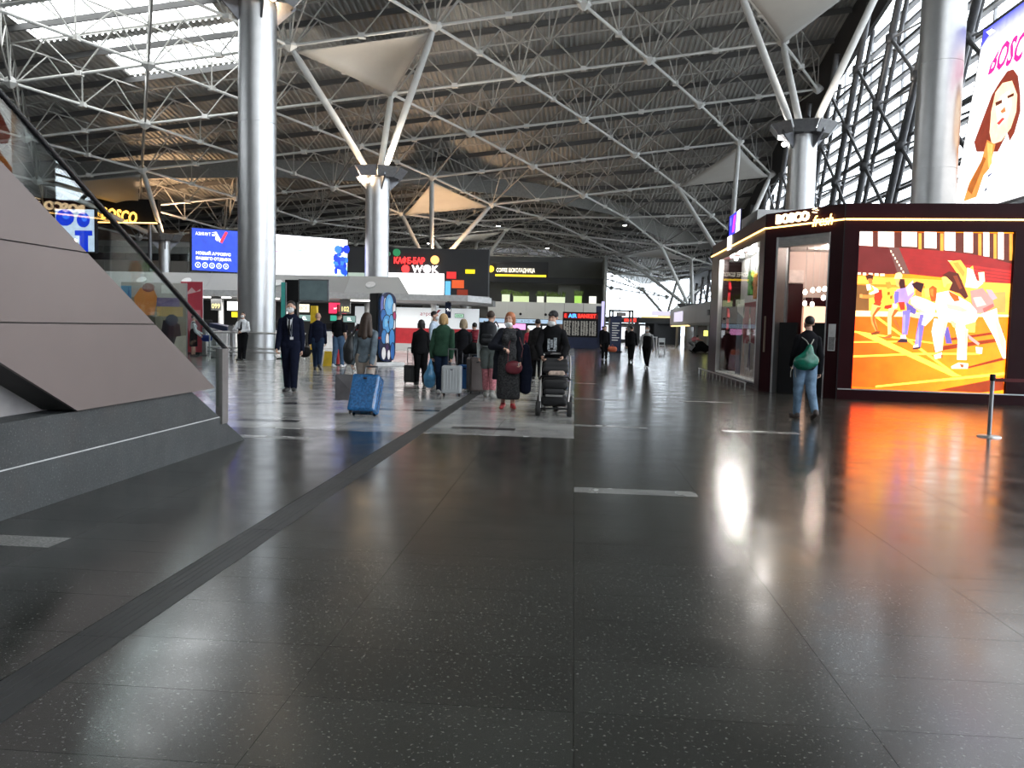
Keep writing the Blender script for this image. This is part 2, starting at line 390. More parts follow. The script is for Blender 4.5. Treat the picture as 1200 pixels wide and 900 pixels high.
for b in range(-6, 11):
    for a in range(-16, 9):
        x0, y0 = node(a, b)
        for da, db in ((1, 0), (0, 1), (-1, 1)):
            x1, y1 = node(a + da, b + db)
            if not all(-46 < q[0] < 16.9 and 12 < q[1] < 124 for q in ((x0, y0), (x1, y1))): continue
            p, q = N3(a, b), N3(a + da, b + db)
            nodes.add((a, b)); nodes.add((a + da, b + db)); (chords if not (da == -1) else third).append((p, q))
            up = Vector((0, 0, 2.15)); P = lambda t: p.lerp(q, t)
            ups.append((P(.25) + up, P(.75) + up)); ups.append((P(0) + up, P(.25) + up)); ups.append((P(.75) + up, P(1) + up))
            webs += [(P(.03), P(.25) + up), (P(.25) + up, P(.5)), (P(.5), P(.75) + up), (P(.75) + up, P(.97))]
            if db: webs += [(P(.5), P(.5) + up)]
for a, b in nodes: webs.append((N3(a, b), N3(a, b, 2.15)))
def lay(lst, name, me, r, mtl, sides, keep=300):
    lst = sorted(lst, key=lambda e: -size_in_view(*e))
    for p, q in lst[:keep]: rod(name, me, p, q, r, ceiling)
    if len(lst) > keep:
        mm = MB()
        for p, q in lst[keep:]: mm.tube(p, q, r, sides, cap=False)
        tag(mm.build('far_' + name, mtl, ceiling), kind='stuff')
lay(chords, 'chord', unit_chord, .088, white_paint, 5)
lay(third, 'cross_chord', unit_third, .06, rod_dim, 5)
lay(webs, 'web_rod', unit_tube, .046, rod_paint, 4)
lay(ups, 'upper_chord', unit_up, .055, rod_paint, 4)
gus = MB().lathe([(.10, -.32), (.42, -.05), (.42, .10), (.12, .34)], 6, smooth=False).mesh('gusset_mesh', white_paint)
for a, b in nodes: inst('gusset', gus, ceiling, N3(a, b))
mid = MB().box((0, 0, 0), (.36, .36, .26)).mesh('joint_mesh', white_paint)
for p, q in sorted(chords, key=lambda e: -size_in_view(*e))[:300]: inst('mid_joint', mid, ceiling, p.lerp(q, .5))
Y = 13.
while Y < 122:
    xs_ = [-44 + 8 * i for i in range(8)] + [16.8]
    for i in range(len(xs_) - 1):
        p = (xs_[i], Y, zl(xs_[i], Y) + DH - .22); q = (xs_[i + 1], Y, zl(xs_[i + 1], Y) + DH - .22)
        rod('roof_beam', unit_beam, p, q, .13, ceiling)
    Y += 3.45
# stepped fascia crossing the roof
pts = [(-44, 60), (-34, 62), (-24, 64.5), (-14, 68.5), (-4, 75.5), (3, 81), (9, 87), (16.5, 96)]
for i in range(len(pts) - 1):
    (x0, y0), (x1, y1) = pts[i], pts[i + 1]; z0, z1 = zl(x0, y0) + 1.5, zl(x1, y1) + 1.5
    MB().prism([(x0, y0, z0 - .65), (x1, y1, z1 - .65), (x1, y1, z1 + .75), (x0, y0, z0 + .75)], (0, .25, 0)).build('roof_fascia', duct_m, ceiling)
# edge of the roof along the facade
for i in range(26):
    y0, y1 = -13 + 5.3 * i, -13 + 5.3 * (i + 1)
    MB().prism([(16.9, y0, zl(16.9, y0) - .5), (16.9, y1, zl(16.9, y1) - .5), (16.9, y1, zl(16.9, y1) + DH + .3), (16.9, y0, zl(16.9, y0) + DH + .3)], (.25, 0, 0)).build('roof_edge', darkwall, ceiling)
# skylights
w3 = setting('window_3')
for h in sky_holes:
    zz = lambda X, Y: zl(X, Y) + DH + .25
    nx = 5
    for i in range(nx):
        x0 = h[0] + (h[1] - h[0]) * i / nx; x1 = h[0] + (h[1] - h[0]) * (i + 1) / nx
        MB().quad((x0, h[2], zz(x0, h[2])), (x1, h[2], zz(x1, h[2])), (x1, h[3], zz(x1, h[3])), (x0, h[3], zz(x0, h[3]))).build('pane', glass_mat('skylight_glass', (.97, .97, .95), .03), w3)
        MB().tube((x0, h[2], zz(x0, h[2])), (x0, h[3], zz(x0, h[3])), .06, 4).build('mullion', rod_paint, w3)
    for yy in (h[2], (h[2] + h[3]) / 2, h[3]):
        MB().tube((h[0], yy, zz(h[0], yy) - .1), (h[1], yy, zz(h[1], yy) - .1), .1 if yy != (h[2] + h[3]) / 2 else .05, 4).build('skylight_beam', white_paint, w3)
# lamps of the hall hung in the truss
fix = MB().lathe([(.05, .25), (.22, .22), (.26, 0.), (.22, -.02)], 10).mesh('hall_lamp_housing', steel_d)
fixg = MB().lathe([(.2, -.025), (.19, -.04)], 10).mesh('hall_lamp_lens', lampw)
lampspots = [((-7.6, 79.4), 'small bright floodlight under the far roof, above the bar front'), ((-3.3, 93), 'small floodlight in the far truss above the cream gallery'), ((4.5, 79.4), 'floodlight under the far roof nearest the low column struts'), ((.4, 100), 'floodlight in the far truss above the departure board'), ((-15.5, 86), 'floodlight in the dim far truss behind the tall column'), ((4.6, 106), 'farthest floodlight, before the bright end window')]
for i, ((X, Y), lab) in enumerate(lampspots):
    z = zl(X, Y) - .75
    t = thing('hall_lamp', lab, 'lamp', (X, Y, z), group='floodlights under the roof truss', kind='thing')
    inst('housing', fix, t, (0, 0, 0), world=False); inst('lens', fixg, t, (0, 0, 0), world=False)
    MB().tube((0, 0, .2), (0, 0, .7), .03, 6).build('stem', steel_d, t)
    lamp('hall_lamp_light', 'SPOT', (X, Y, z - .1), HALL_W, (1, .95, .88), .25, (X, Y, 0), 2.2, .6)

# ------------------------------------------------------------------ tree columns and sails
cap_mesh = None
def tree_column(x, y, zt, nd, label, r=.7, z0=0., rc=1.75, light=None):
    t = thing('tree_column', label, 'column', (x, y, z0), group=None, kind='thing')
    h = zt - z0
    sh = MB().lathe([(r + .03, 0), (r + .03, .12)], 40)
    nseg = max(2, int(h / 3.4))
    for k in range(nseg): sh.lathe([(r, .12 + (h - .12) * k / nseg + .006), (r, .12 + (h - .12) * (k + 1) / nseg - .006)], 48)
    sh.lathe([(r - .02, .1), (r - .02, h)], 24).build('shaft', steel, t)
    mm = MB()
    for i in range(8):
        a0, a1 = 2 * PI * (i + .04) / 8 + .2, 2 * PI * (i + .96) / 8 + .2
        q = [(rr * math.cos(a), rr * math.sin(a), h + zz) for rr, zz, a in ((rc * .76, -.02, a0), (rc * .76, -.02, a1), (rc, .5, a1), (rc, .5, a0))]
        c = Vector((q[0][0] + q[1][0], q[0][1] + q[1][1], 0)).normalized()
        MB().prism(q, -c * .05 + Vector((0, 0, .03))).build('capital_plate', mat('capital_steel', (.33, .33, .34), .4, .7), t)
    for i in range(4):
        a = PI / 2 * i + .5; c, s = math.cos(a), math.sin(a)
        mm.prism([(r * .9 * c, r * .9 * s, h - .75), (rc * .8 * c, rc * .8 * s, h + .05), (rc * .8 * c, rc * .8 * s, h + .25), (r * .9 * c, r * .9 * s, h + .25)], (-.08 * s, .08 * c, 0))
    mm.lathe([(.75 * r, h - .05), (.95 * r, h + .1), (.8 * r, h + .45), (.2 * r, h + .55)], 16)
    mm.build('capital_bracket', steel_d, t)
    for P in nd:
        P = Vector(P); d = Vector((P[0] - x, P[1] - y, 0)).normalized(); b0 = Vector((x, y, zt + .2)) + d * .45
        MB().path([b0, b0.lerp(P, .06), b0.lerp(P, .12), b0.lerp(P, .88), b0.lerp(P, .95), P], [.1, .14, .19, .19, .14, .08], 12).build('strut', white_paint, t, world=True)
    if light:
        a = light[0]; p = ((r + .25) * math.cos(a), (r + .25) * math.sin(a), h + .1 + light[2])
        MB().lathe([(.02, -.13), (.11, -.07), (.13, 0), (.11, .07), (.02, .13)], 10, p).build('uplight', lampwarm if light[1] == 'w' else lampw, t)
        lamp('uplight_glow', 'POINT', (x + p[0] * 1.2, y + p[1] * 1.2, zt + .5 + light[2]), 260, (1, .72, .45) if light[1] == 'w' else (1, .95, .9), .15)
    lamp('column_uplight', 'SPOT', (x + .9, y - .9, zt + .7), UP_W * (.5 if y < 40 else 1. if y < 60 else .28) * (.35 if x > 0 else 1) * (4.5 if x < 0 and 60 < y < 80 else 1), (1, .90, .78) if not (x < 0 and 60 < y < 80) else (1, .62, .34), .3, (x + 1.5, y - 1.5, zt + 9), 2.7, .5)
    return t
tree_column(-12.2, 30.8, 13.3, [N3(1, -4), N3(0, -3), N3(1, -3)], 'huge round steel column behind the guard in a white shirt', light=(-.6, 'w', -.05))
tree_column(-11.72, 47.9, 9.95, [N3(-1, -1), N3(0, -1), N3(-1, 0)], 'tall steel column with three white struts, right behind the blue totem display', light=(-2., 'w', -.35))
tree_column(-12.4, 70.2, 6.35, [N3(-2, 2), N3(-3, 3), N3(-2, 3)], 'short steel column above the pale canopy carrying the orange lit sail', light=(-1.3, 'w', .5))
tree_column(-11.7, 88.6, 6.2, [N3(-3, 5), N3(-4, 5), N3(-4, 6)], 'short distant column just past the one under the orange sail', light=(-.8, 'c', .4))
tree_column(-11., 111.3, 5.6, [N3(-5, 8), N3(-6, 9), N3(-5, 9)], 'farthest thin column at the end tip of the pale canopy', light=(-.8, 'w', .4))
tree_column(12.1, 29.4, 14.2, [N3(4, -4), N3(3, -3), N3(4, -3)], 'thick column rising behind the shop roof beside the giant billboard')
tree_column(11.4, 43.75, 11.6, [N3(2, -1), N3(3, -1), N3(2, 0)], 'column with an angular capital behind the neon shop sign', light=(2.6, 'c', -.4))
tree_column(12.6, 69.7, 7.2, [N3(1, 2), N3(0, 3), N3(1, 3)], 'column hidden behind the shop with one upright strut to a pale sail')
tree_column(12.4, 88, 3.9, [N3(-1, 5), N3(-2, 6), N3(-1, 6)], 'low column whose two long struts meet beside the dark shop corner')
tree_column(12.2, 111, 3.6, [N3(-2, 8), N3(-3, 9), N3(-2, 9)], 'most distant column standing before the bright end window')
tree_column(-34, 66, 7.9, [N3(-5, 1), N3(-4, 1), N3(-5, 2)], 'slender column on the upper cafe level seen over the handrail', r=.45, z0=0.0, rc=1.5)
def sail(P, label, sag=.7, m=membrane_m):
    P = [Vector(p) for p in P]; c = (P[0] + P[1] + P[2]) / 3; P = [p.lerp(c, .05) for p in P]; n = 14; vs = []; fs = []; ix = {}
    for i in range(n + 1):
        for j in range(n + 1 - i):
            u, v = i / n, j / n; w = 1 - u - v
            b = 27 * u * v * w; e = 4 * (u * v + v * w + u * w) * .1
            q = P[0] * u + P[1] * v + P[2] * w; q = q.lerp(c, e * .45 * (1 - b)); q.z -= sag * b * .5 + .25
            ix[i, j] = len(vs); vs.append(q)
    for i in range(n):
        for j in range(n - i):
            fs.append((ix[i, j], ix[i + 1, j], ix[i, j + 1]))
            if j < n - i - 1: fs.append((ix[i + 1, j], ix[i + 1, j + 1], ix[i, j + 1]))
    o = tag(MB().add(vs, fs, 0, True).build('shade_sail', m), label, 'sail', kind='thing')
    md = o.modifiers.new('cloth', 'SOLIDIFY'); md.thickness = .03; return o
sail([N3(-1, -1), N3(0, -1), N3(-1, 0)], 'large white fabric sail between the struts of the tall column by the totem', -1.2)
sail([N3(2, -1), N3(3, -1), N3(2, 0)], 'white fabric sail at the top edge above the neon shop sign', .6)
sail([N3(-2, 2), N3(-3, 3), N3(-2, 3)], 'fabric sail lit orange by a lamp below it', -.8)
sail([N3(1, 2), N3(0, 3), N3(1, 3)], 'triangular grey sail behind the upright strut beside the shop roof', .3)
sail([N3(-1, 5), N3(-2, 6), N3(-1, 6)], 'pale sail half hidden behind the dark shop corner', -.6)
sail([N3(-3, 5), N3(-4, 5), N3(-4, 6)], 'thin pale green sail seen edge on beyond the orange one', -.9)
sail([N3(-5, 8), N3(-6, 9), N3(-5, 9)], 'farthest small sail glowing warm under the low roof', -.9)
sail([N3(-5, 1), N3(-4, 1), N3(-5, 2)], 'shadowed grey sail above the cafe level beyond the handrail', -.6)
sail([N3(0, -4) + Vector((5, 17.5, 0)), N3(0, -4) + Vector((9.5, 18.5, 0)), N3(0, -4) + Vector((6.5, 20.5, 0))], 'small white sail corner beside the top strut of the tall column', .2)

# ------------------------------------------------------------------ glass facade on the runway side
w1 = setting('window_1'); tubem = mat('facade_tube', (.10, .10, .105), .45, .5); railm = mat('facade_rail', (.30, .30, .31), .45, .3)
LEAN = -.5
def zt(Y): return zl(16.9, Y) - .2
def fac_tube(X, Yb, r, nm):
    z = 0.; Y = Yb
    while z < zt(Y) and z < 22: z += .5; Y = Yb + LEAN * z
    if -12 < Yb < 126: MB().tube((X, Yb, 0), (X, Yb + LEAN * z, z), r, 10).build(nm, tubem, w1)
Yb = -7.4
while Yb < 126:
    fac_tube(16.3, Yb + 4.8, .19, 'inner_tube'); fac_tube(17.5, Yb + 2.2, .13, 'outer_tube'); Yb += 5.2
jm = MB().lathe([(.12, -.3), (.3, -.2), (.3, .2), (.12, .3)], 10).mesh('facade_joint_mesh', tubem)
for k in range(24):
    Y0 = -7.4 + 4.8 + 5.2 * k
    for j in range(6):
        z = 2.0 + 3.05 * j; Y = Y0 + LEAN * z
        if z > zt(Y) - .5 or Y < -10: continue
        inst('facade_joint', jm, w1, (16.3, Y, z))
        z2 = z + 3.05; Y2 = Y0 + LEAN * z2 + 5.2
        if z2 < zt(Y2) and Y > 15: MB().tube((16.3, Y, z), (16.3, Y2, z2), .1, 8).build('brace', tubem, w1)
        if Y > 15: MB().tube((16.3, Y, z), (17.5, Y + 2.6, z + .3), .06, 6).build('strut', railm, w1)
        if Y > 15: MB().tube((16.3, Y, z), (17.5, Y - 2.6, z + .3), .06, 6).build('strut', railm, w1)
for j in range(22):
    z = .9 * (j + 1); Ye = 126.
    while Ye > 10 and zt(Ye) + .6 < z: Ye -= 2
    MB().bx(17.9, 18.25, -13, Ye, z - .075, z + .075).build('transom', railm, w1)
    if j % 3 == 1: MB().tube((17.5, -13, z - .4), (17.5, Ye, z - .4), .09, 8).build('outer_rail', tubem, w1)
for k in range(27):
    y0 = -13 + 5.2 * k
    MB().bx(18.2, 18.34, y0 - .05, y0 + .05, 0, max(3, zt(y0) + 2.5)).build('mullion', railm, w1)
    for j in range(8):
        z0, z1 = 2.6 * j, 2.6 * (j + 1)
        if z0 < zt(y0) + 1.5: MB().bx(18.3, 18.33, y0, y0 + 5.2, z0, z1).build('pane', fglass, w1)
# end window
w2 = setting('window_2')
for i in range(5):
    x0, x1 = 3.9 + 2.9 * i, 3.9 + 2.9 * (i + 1)
    for j in range(3): MB().bx(x0, x1, 126.1, 126.13, 3.2 * j, 3.2 * (j + 1)).build('pane', fglass, w2)
    MB().bx(x0 - .06, x0 + .06, 126, 126.25, 0, 9.8).build('mullion', railm, w2)
for j in range(3): MB().bx(3.9, 18.4, 126, 126.2, 3.2 * j + 3.1, 3.2 * j + 3.22).build('transom', railm, w2)

# ------------------------------------------------------------------ colours of prints and screens
def hx(h):
    return tuple((lambda c: c / 12.92 if c <= .04045 else ((c + .055) / 1.055) ** 2.4)(int(h[i:i + 2], 16) / 255) for i in (0, 2, 4))
PR = print_mat('poster_print')

# ------------------------------------------------------------------ staircase with granite base
st = thing('staircase', 'grey clad staircase on a granite base with glass balustrade and dark handrail', 'staircase', (-4, 6, 0), kind='thing')
X0 = -4.0; XB = -7.2
def yz(pts, x0, x1): return MB().prism([(x0, a, b) for a, b in pts], (x1 - x0, 0, 0))
gy = lambda z: 9.73 - z / .495
sg = MATS['stair_granite']
yz([(gy(0), 0), (gy(.35), .35), (-1, .35), (-1, 0)], X0, XB).build('base_course', sg, st, True)
yz([(gy(.36), .36), (gy(.69), .69), (-1, .69), (-1, .36)], X0, XB).build('base_course', sg, st, True)
yz([(gy(.35), .35), (gy(.36), .36), (-1, .36), (-1, .35)], X0 + .002, XB).build('base_joint', mat('pale_joint', (.5, .5, .5), .6), st, True)
yt = lambda z: 8.85 - (z - .68) / .534
yl = lambda z: 6.27 - (z - .70) / .482
for z0, z1 in ((.70, 1.395), (1.405, 1.968), (1.978, 2.54), (2.55, 3.11), (3.12, 3.7), (3.71, 4.3)):
    yz([(yt(z0), z0), (yt(z1), z1), (yl(z1), z1), (yl(z0), z0)], X0 + .04, X0 + .012).build('cladding_panel', clad, st, True)
yz([(yt(.70), .70), (yt(4.3), 4.3), (yl(4.3), 4.3), (yl(.70), .70)], X0 + .011, XB + .25).build('flight', mat('flight_soffit', (.055, .053, .052), .7), st, True)
yz([(6.34, .69), (-1, 4.23), (-1, .69)], -4.26, -4.4).build('understair_wall', mat('understair_paint', (.36, .33, .32), .6), st, True)
for i in range(24):
    z = .155 * (i + 1); y1 = 9.35 - .3 * i
    MB().bx(XB + .3, X0 - .05, y1 - .3, y1, z - .155, z).build('step', sg, st, True)
hr = lambda Y: 3.0 - .503 * (Y - 5.49)
pb = lambda Y: .68 + .534 * (8.85 - Y) - .12
for x, nm in ((X0 - .02, 0), (XB + .3, 1)):
    for y0, y1 in ((9.05, 7.74), (7.72, 6.1), (6.08, 4.4), (4.38, 2.4)):
        yz([(y0, pb(y0)), (y0, hr(y0) - .02), (y1, hr(y1) - .02), (y1, pb(y1))], x - .006, x + .006).build('glass_balustrade', glass_mat('stair_glass', (.90, .95, .94), .09, .01, .5), st, True)
    MB().path([(x, 9.24, hr(9.24)), (x, 6, hr(6)), (x, 2.2, hr(2.2))], .026, 10).build('handrail', mat('handrail', (.03, .03, .032), .25, .6), st, True)
    MB().bx(x - .04, x + .04, 9.04, 9.2, .27, 1.13).build('newel_post', mat('newel_metal', (.30, .28, .27), .35, .6), st, True)

# ------------------------------------------------------------------ shop with neon line
A, B, C, D = Vector((4.72, 29.2, 0)), Vector((4.72, 21.2, 0)), Vector((6.05, 19.3, 0)), Vector((12.9, 18.76, 0))
shop = thing('shop_pavilion', 'dark maroon shop pavilion with a neon line, shop windows and an open entrance', 'shop', (6, 21, 0), kind='thing')
def seg(nm, P, Q, s0, s1, z0, z1, th, m, out=0., bevel=0.):
    t = (Q - P).normalized(); nn = Vector((t[1], -t[0], 0)); a = P + t * s0 + nn * out; b = P + t * s1 + nn * out
    return MB().prism([(a[0], a[1], z0), (b[0], b[1], z0), (b[0], b[1], z1), (a[0], a[1], z1)], -nn * th).build(nm, m, shop, True, bevel)
LB, LC = (C - B).length, (D - C).length
for P, Q, L in ((A, B, 8.), (B, C, LB), (C, D, LC)):
    seg('fascia_panel', P, Q, -.0, L, 4.13, 4.45, .3, maroon); seg('fascia_panel', P, Q, 0, L, 3.84, 4.05, .3, maroon); seg('fascia_recess', P, Q, .02, L, 4.05, 4.13, .22, black, -.04)
    t = (Q - P).normalized(); nn = Vector((t[1], -t[0], 0))
    MB().tube(P + nn * .03 + Vector((0, 0, 4.09)), Q + nn * .03 + Vector((0, 0, 4.09)), .021, 8).build('neon_tube', neon, shop, True)
seg('wall_panel', A, B, 0, 1.5, 0, 3.84, .3, maroon); seg('wall_panel', A, B, 7.45, 8., 0, 3.84, .3, maroon)
seg('window_sill', A, B, 1.5, 7.45, 0, .16, .3, maroon); seg('window_frame', A, B, 1.5, 1.58, .16, 3.84, .12, steel, .01); seg('window_frame', A, B, 7.37, 7.45, .16, 3.84, .12, steel, .01)
seg('shop_window', A, B, 1.58, 7.37, .16, 3.8, .014, glass_mat('shop_glass', (.92, .94, .94), .05, .01, .3), -.06)
seg('window_back', A, B, 1.5, 7.45, .16, 3.84, .04, mat('window_display_back', (.30, .29, .29), .6), -.72)
seg('display_floor', A, B, 1.5, 7.45, .1, .2, .72, white_m)
seg('wall_panel', B, C, 0, .36, 0, 3.84, .3, maroon); seg('wall_panel', B, C, 1.95, LB, 0, 3.84, .3, maroon)
seg('door_jamb', B, C, .36, .42, 0, 3.84, .3, steel); seg('door_jamb', B, C, 1.91, 1.95, 0, 3.84, .3, steel)
for k in range(3): seg('shutter_box', B, C, .42, 1.91, 3.60 + .08 * k, 3.672 + .08 * k, .2, mat('shutter_grey', (.33, .33, .32), .45, .4), -.02)
seg('door_leaf', B, C, 1.32, 1.91, 0, 1.75, .06, black, -.15); seg('door_leaf', B, C, .44, .98, 0, 1.75, .06, black, -.15)
seg('notice', B, C, 2.02, 2.22, 1.1, 1.72, .004, white_m, .004); seg('notice_print', B, C, 2.04, 2.2, 1.12, 1.42, .003, mat('notice_ink', (.25, .25, .25), .6, 0, (90, .8)), .007)
seg('hours_plate', B, C, .08, .14, 1.0, 1.9, .004, mat('hours_gold', (.18, .13, .09), .5, 0, (70, .6)), .004)
seg('screen_surround', C, D, 0, .33, 0, 3.84, .3, maroon); seg('screen_surround', C, D, 3.60, LC, 0, 3.84, .3, maroon); seg('screen_surround', C, D, .33, 3.60, 0, .24, .3, maroon)
seg('screen_surround', C, D, .33, 3.60, .24, 3.84, .15, black, -.12)
seg('base_trim', C, D, .02, LC, .225, .25, .02, steel, .02)
for P, Q, s in ((C, D, 0), (B, C, 0.), (A, B, 0)): seg('seam_cover', P, Q, s - .012, s + .012, 0, 4.45, .03, black, .004)
# interior
inm = mat('shop_interior', (.70, .58, .54), .6, 0, (1., .04))
MB().bx(6.35, 12.6, 26.5, 26.6, 0, 3.9).build('interior_wall', inm, shop, True); MB().bx(12.55, 12.65, 19.2, 26.5, 0, 3.9).build('interior_wall', inm, shop, True)
MB().prism([(4.9, 29.2, 3.9), (4.9, 21.3, 3.9), (6.1, 19.6, 3.9), (12.8, 19.1, 3.9), (12.8, 29.2, 3.9)], (0, 0, .1)).build('interior_ceiling', white_m, shop, True)
MB().bx(5.45, 9.6, 24.9, 25.0, 0, 3.9).build('interior_partition', inm, shop, True)
MB().bx(6.2, 6.68, 24.84, 24.9, 0, 2.95).build('stockroom_door', maroon, shop, True); MB().bx(6.2, 6.68, 24.82, 24.9, 2.98, 3.35).build('door_sign_box', mat('sign_box_white', (.8, .72, .7), .5), shop, True)
MB().bx(6.9, 10.6, 24.1, 24.6, 0, 1.0).build('counter', maroon, shop, True); MB().bx(6.74, 10.65, 24.8, 24.88, 1.05, 2.3).build('back_bar', emis('bar_glow', (1., .62, .42), 1.6), shop, True)
MB().bx(6.72, 10.6, 24.7, 24.88, 2.3, 2.55).build('shelf_beam', maroon, shop, True)
MB().bx(4.75, 12.9, 29.0, 29.25, 0, 4.3).build('rear_wall', maroon, shop, True); MB().bx(12.75, 12.95, 18.9, 29.2, 0, 4.3).build('end_wall', maroon, shop, True)
MB().bx(5.2, 8.4, 24.5, 28.6, 4.1, 5.05).build('roof_box', mat('roof_box_grey', (.5, .5, .5), .5), shop, True)
GL = ['leftmost', 'second', 'middle', 'fourth', 'rightmost', 'largest looking globe lamp hanging below the row', 'left of two low small globe lamps', 'right of two low small globe lamps']
bulb = MB().lathe([(.012, .08), (.045, .06), (.062, 0), (.045, -.05), (.012, -.062)], 12)
bm_ = bulb.mesh('bulb_mesh', emis('bulb_glow', (1., .86, .74), 7.)); cord_m = MB().tube((0, 0, .05), (0, 0, 1.), .004, 5).mesh('bulb_cord', white_m)
for i, (x, y, z) in enumerate([(6.30, 23.2, 2.62), (6.5, 23.2, 2.68), (6.66, 23.2, 2.70), (6.82, 23.2, 2.72), (7.02, 23.2, 2.78), (6.68, 22.8, 2.46), (6.36, 23.4, 2.32), (6.56, 23.4, 2.30)]):
    t = thing('globe_lamp', GL[i] + ' glowing globe lamp in the row inside the shop entrance' if i < 5 else GL[i] + ' inside the shop entrance', 'lamp', (x, y, z), group='globe lamps over the shop counter', kind='thing')
    inst('globe', bm_, t, (0, 0, 0), world=False); o = inst('cord', cord_m, t, (0, 0, 0), world=False); o.scale = (1, 1, (3.9 - z))
SPL = ['farthest ceiling spot over the shop window', 'second farthest ceiling spot over the shop window', 'third ceiling spot over the shop window', 'fourth ceiling spot over the shop window', 'nearest ceiling spot over the shop window', 'left ceiling spot just inside the shop entrance', 'middle ceiling spot inside the shop entrance', 'right ceiling spot inside the shop entrance']
spotm = MB().lathe([(.05, .1), (.06, 0), (.05, -.01)], 10).mesh('track_spot_mesh', emis('spot_glow', (1., .95, .88), 25.))
for i, (x, y) in enumerate([(5.05, 28.3), (5.1, 26.9), (5.05, 25.7), (5.1, 24.7), (5.05, 23.8), (6.6, 21.6), (7.4, 21.9), (8.1, 21.4)]):
    tag(inst('track_spot', spotm, None, (x, y, 3.79)), SPL[i], 'lamp', 'ceiling spots in the shop', 'thing')
for x, y in ((6.6, 21.6), (7.4, 21.9), (8.1, 21.4), (7.0, 23.8)): lamp('shop_light', 'POINT', (x, y, 3.74), 42, (1, .78, .66), .05)
for y in (28.3, 26.9, 25.7, 24.7, 23.8): lamp('window_light', 'POINT', (4.97, y, 3.70), 60, (1, .93, .86), .05)
# shop sign
tBC = (C - B).normalized(); nBC = Vector((tBC[1], -tBC[0], 0))
glow = emis('letter_glow', (1., .72, .42), 3.6)
text('sign_letters', 'BOSCO', .30, glow, B + tBC * .36 + nBC * .05 + Vector((0, 0, 4.17)), tBC, parent=shop, ext=.03, bold=.012, sx=.98)
fl = MB()
for i in range(5): a = i * 1.2566; fl.lathe([(.02, -.01), (.045, 0), (.02, .01)], 8, B + tBC * (1.52 + .055 * math.cos(a)) + nBC * .05 + Vector((0, 0, 4.37 + .055 * math.sin(a))))
fl.build('sign_flower', glow, shop, True)
text('neon_script', 'fresh', .36, neon, B + tBC * 1.45 + nBC * .06 + Vector((0, 0, 4.0)), tBC, parent=shop, ext=.012, shear=.35, sx=.8)
tag(picture('blade_screen', None, (4.74, 26.4, 4.46), (0, -1, 0), (0, 0, 1), 1.75, .62, [(hx('2a30c8'), [(0, 0), (1, 0), (1, 1), (0, 1)]), (hx('c030b0'), [(.3, .1), (.5, .1), (.62, .9), (.42, .9)]), (hx('e8e8ff'), [(.62, 0), (1, 0), (1, 1), (.7, 1)]), (hx('5a60ff'), [(.05, .5), (.25, .5), (.25, .9), (.05, .9)])], screen_mat('blade_light', 2.2)), 'small blue and pink lit screen standing on the dark shop fascia', 'screen', kind='thing')
seg('blade_panel', A, B, 2.9, 3.5, 4.02, 4.44, .02, emis('blade_white', (1, .93, .85), 2.), .03); box('blade_post', black, shop, (4.74, 26.35, 4.76), (.05, .04, .64), True)
box('blade_post', black, shop, (4.76, 25.5, 4.76), (.02, 1.9, .66), True)
# low guard rail before the shop window
gr = thing('guard_rail', 'low steel guard rail on short posts before the shop window', 'railing', (4.42, 25, 0), kind='thing')
MB().tube((4.42, 29.3, .19), (4.42, 21.4, .19), .025, 8).build('rail', steel, gr, True)
for i in range(14): MB().tube((4.42, 29.25 - .6 * i, 0), (4.42, 29.25 - .6 * i, .18), .018, 6).build('post', steel, gr, True)
# window poster and hanging garments in the shop window
wp = thing('window_poster', 'red and white figure poster standing in the shop window', 'poster', (5.0, 24.6, .2), kind='thing')
MB().bx(5.02, 5.06, 23.3, 25.9, .2, 2.35).build('backing', white_m, wp, True)
def fig(u, v, s, lean, top, leg, hair='3a1810', sk='d89060', wide=1.):
    """a crouching runner as flat shapes: u, v is the foot point, s the height"""
    w = s * wide
    L = [(hx(leg), [(u - .10 * w, v), (u - .04 * w, v), (u + .04 * w, v + .25 * s), (u + .12 * w, v + .45 * s), (u + .02 * w, v + .5 * s), (u - .06 * w, v + .26 * s)]),
         (hx(leg), [(u + .14 * w, v + .04 * s), (u + .21 * w, v + .03 * s), (u + .14 * w, v + .28 * s), (u + .16 * w, v + .48 * s), (u + .04 * w, v + .48 * s), (u + .07 * w, v + .25 * s)]),
         (hx(top), [(u + .02 * w, v + .45 * s), (u + .18 * w, v + .45 * s), (u + .14 * w - lean * .4, v + .65 * s), (u + .07 * w - lean, v + .83 * s), (u - .09 * w - lean, v + .80 * s), (u - .07 * w - lean * .5, v + .6 * s)]),
         (hx(sk), [(u - .1 * w - lean, v + .78 * s), (u - .05 * w - lean, v + .70 * s), (u - .17 * w - lean, v + .58 * s), (u - .27 * w - lean, v + .60 * s), (u - .27 * w - lean, v + .64 * s), (u - .17 * w - lean, v + .64 * s)]),
         (hx(sk), ring(u - .03 * w - lean, v + .9 * s, .055 * w, .075 * s, 10)), (hx(hair), ring(u - .005 * w - lean, v + .93 * s, .07 * w, .07 * s, 10))]
    for q in (u - .1 * w, u + .14 * w): L.append((hx('f0e0d0'), [(q - .05 * w, v - .02 * s), (q + .05 * w, v - .02 * s), (q + .05 * w, v + .03 * s), (q - .01 * w, v + .03 * s)]))
    return L
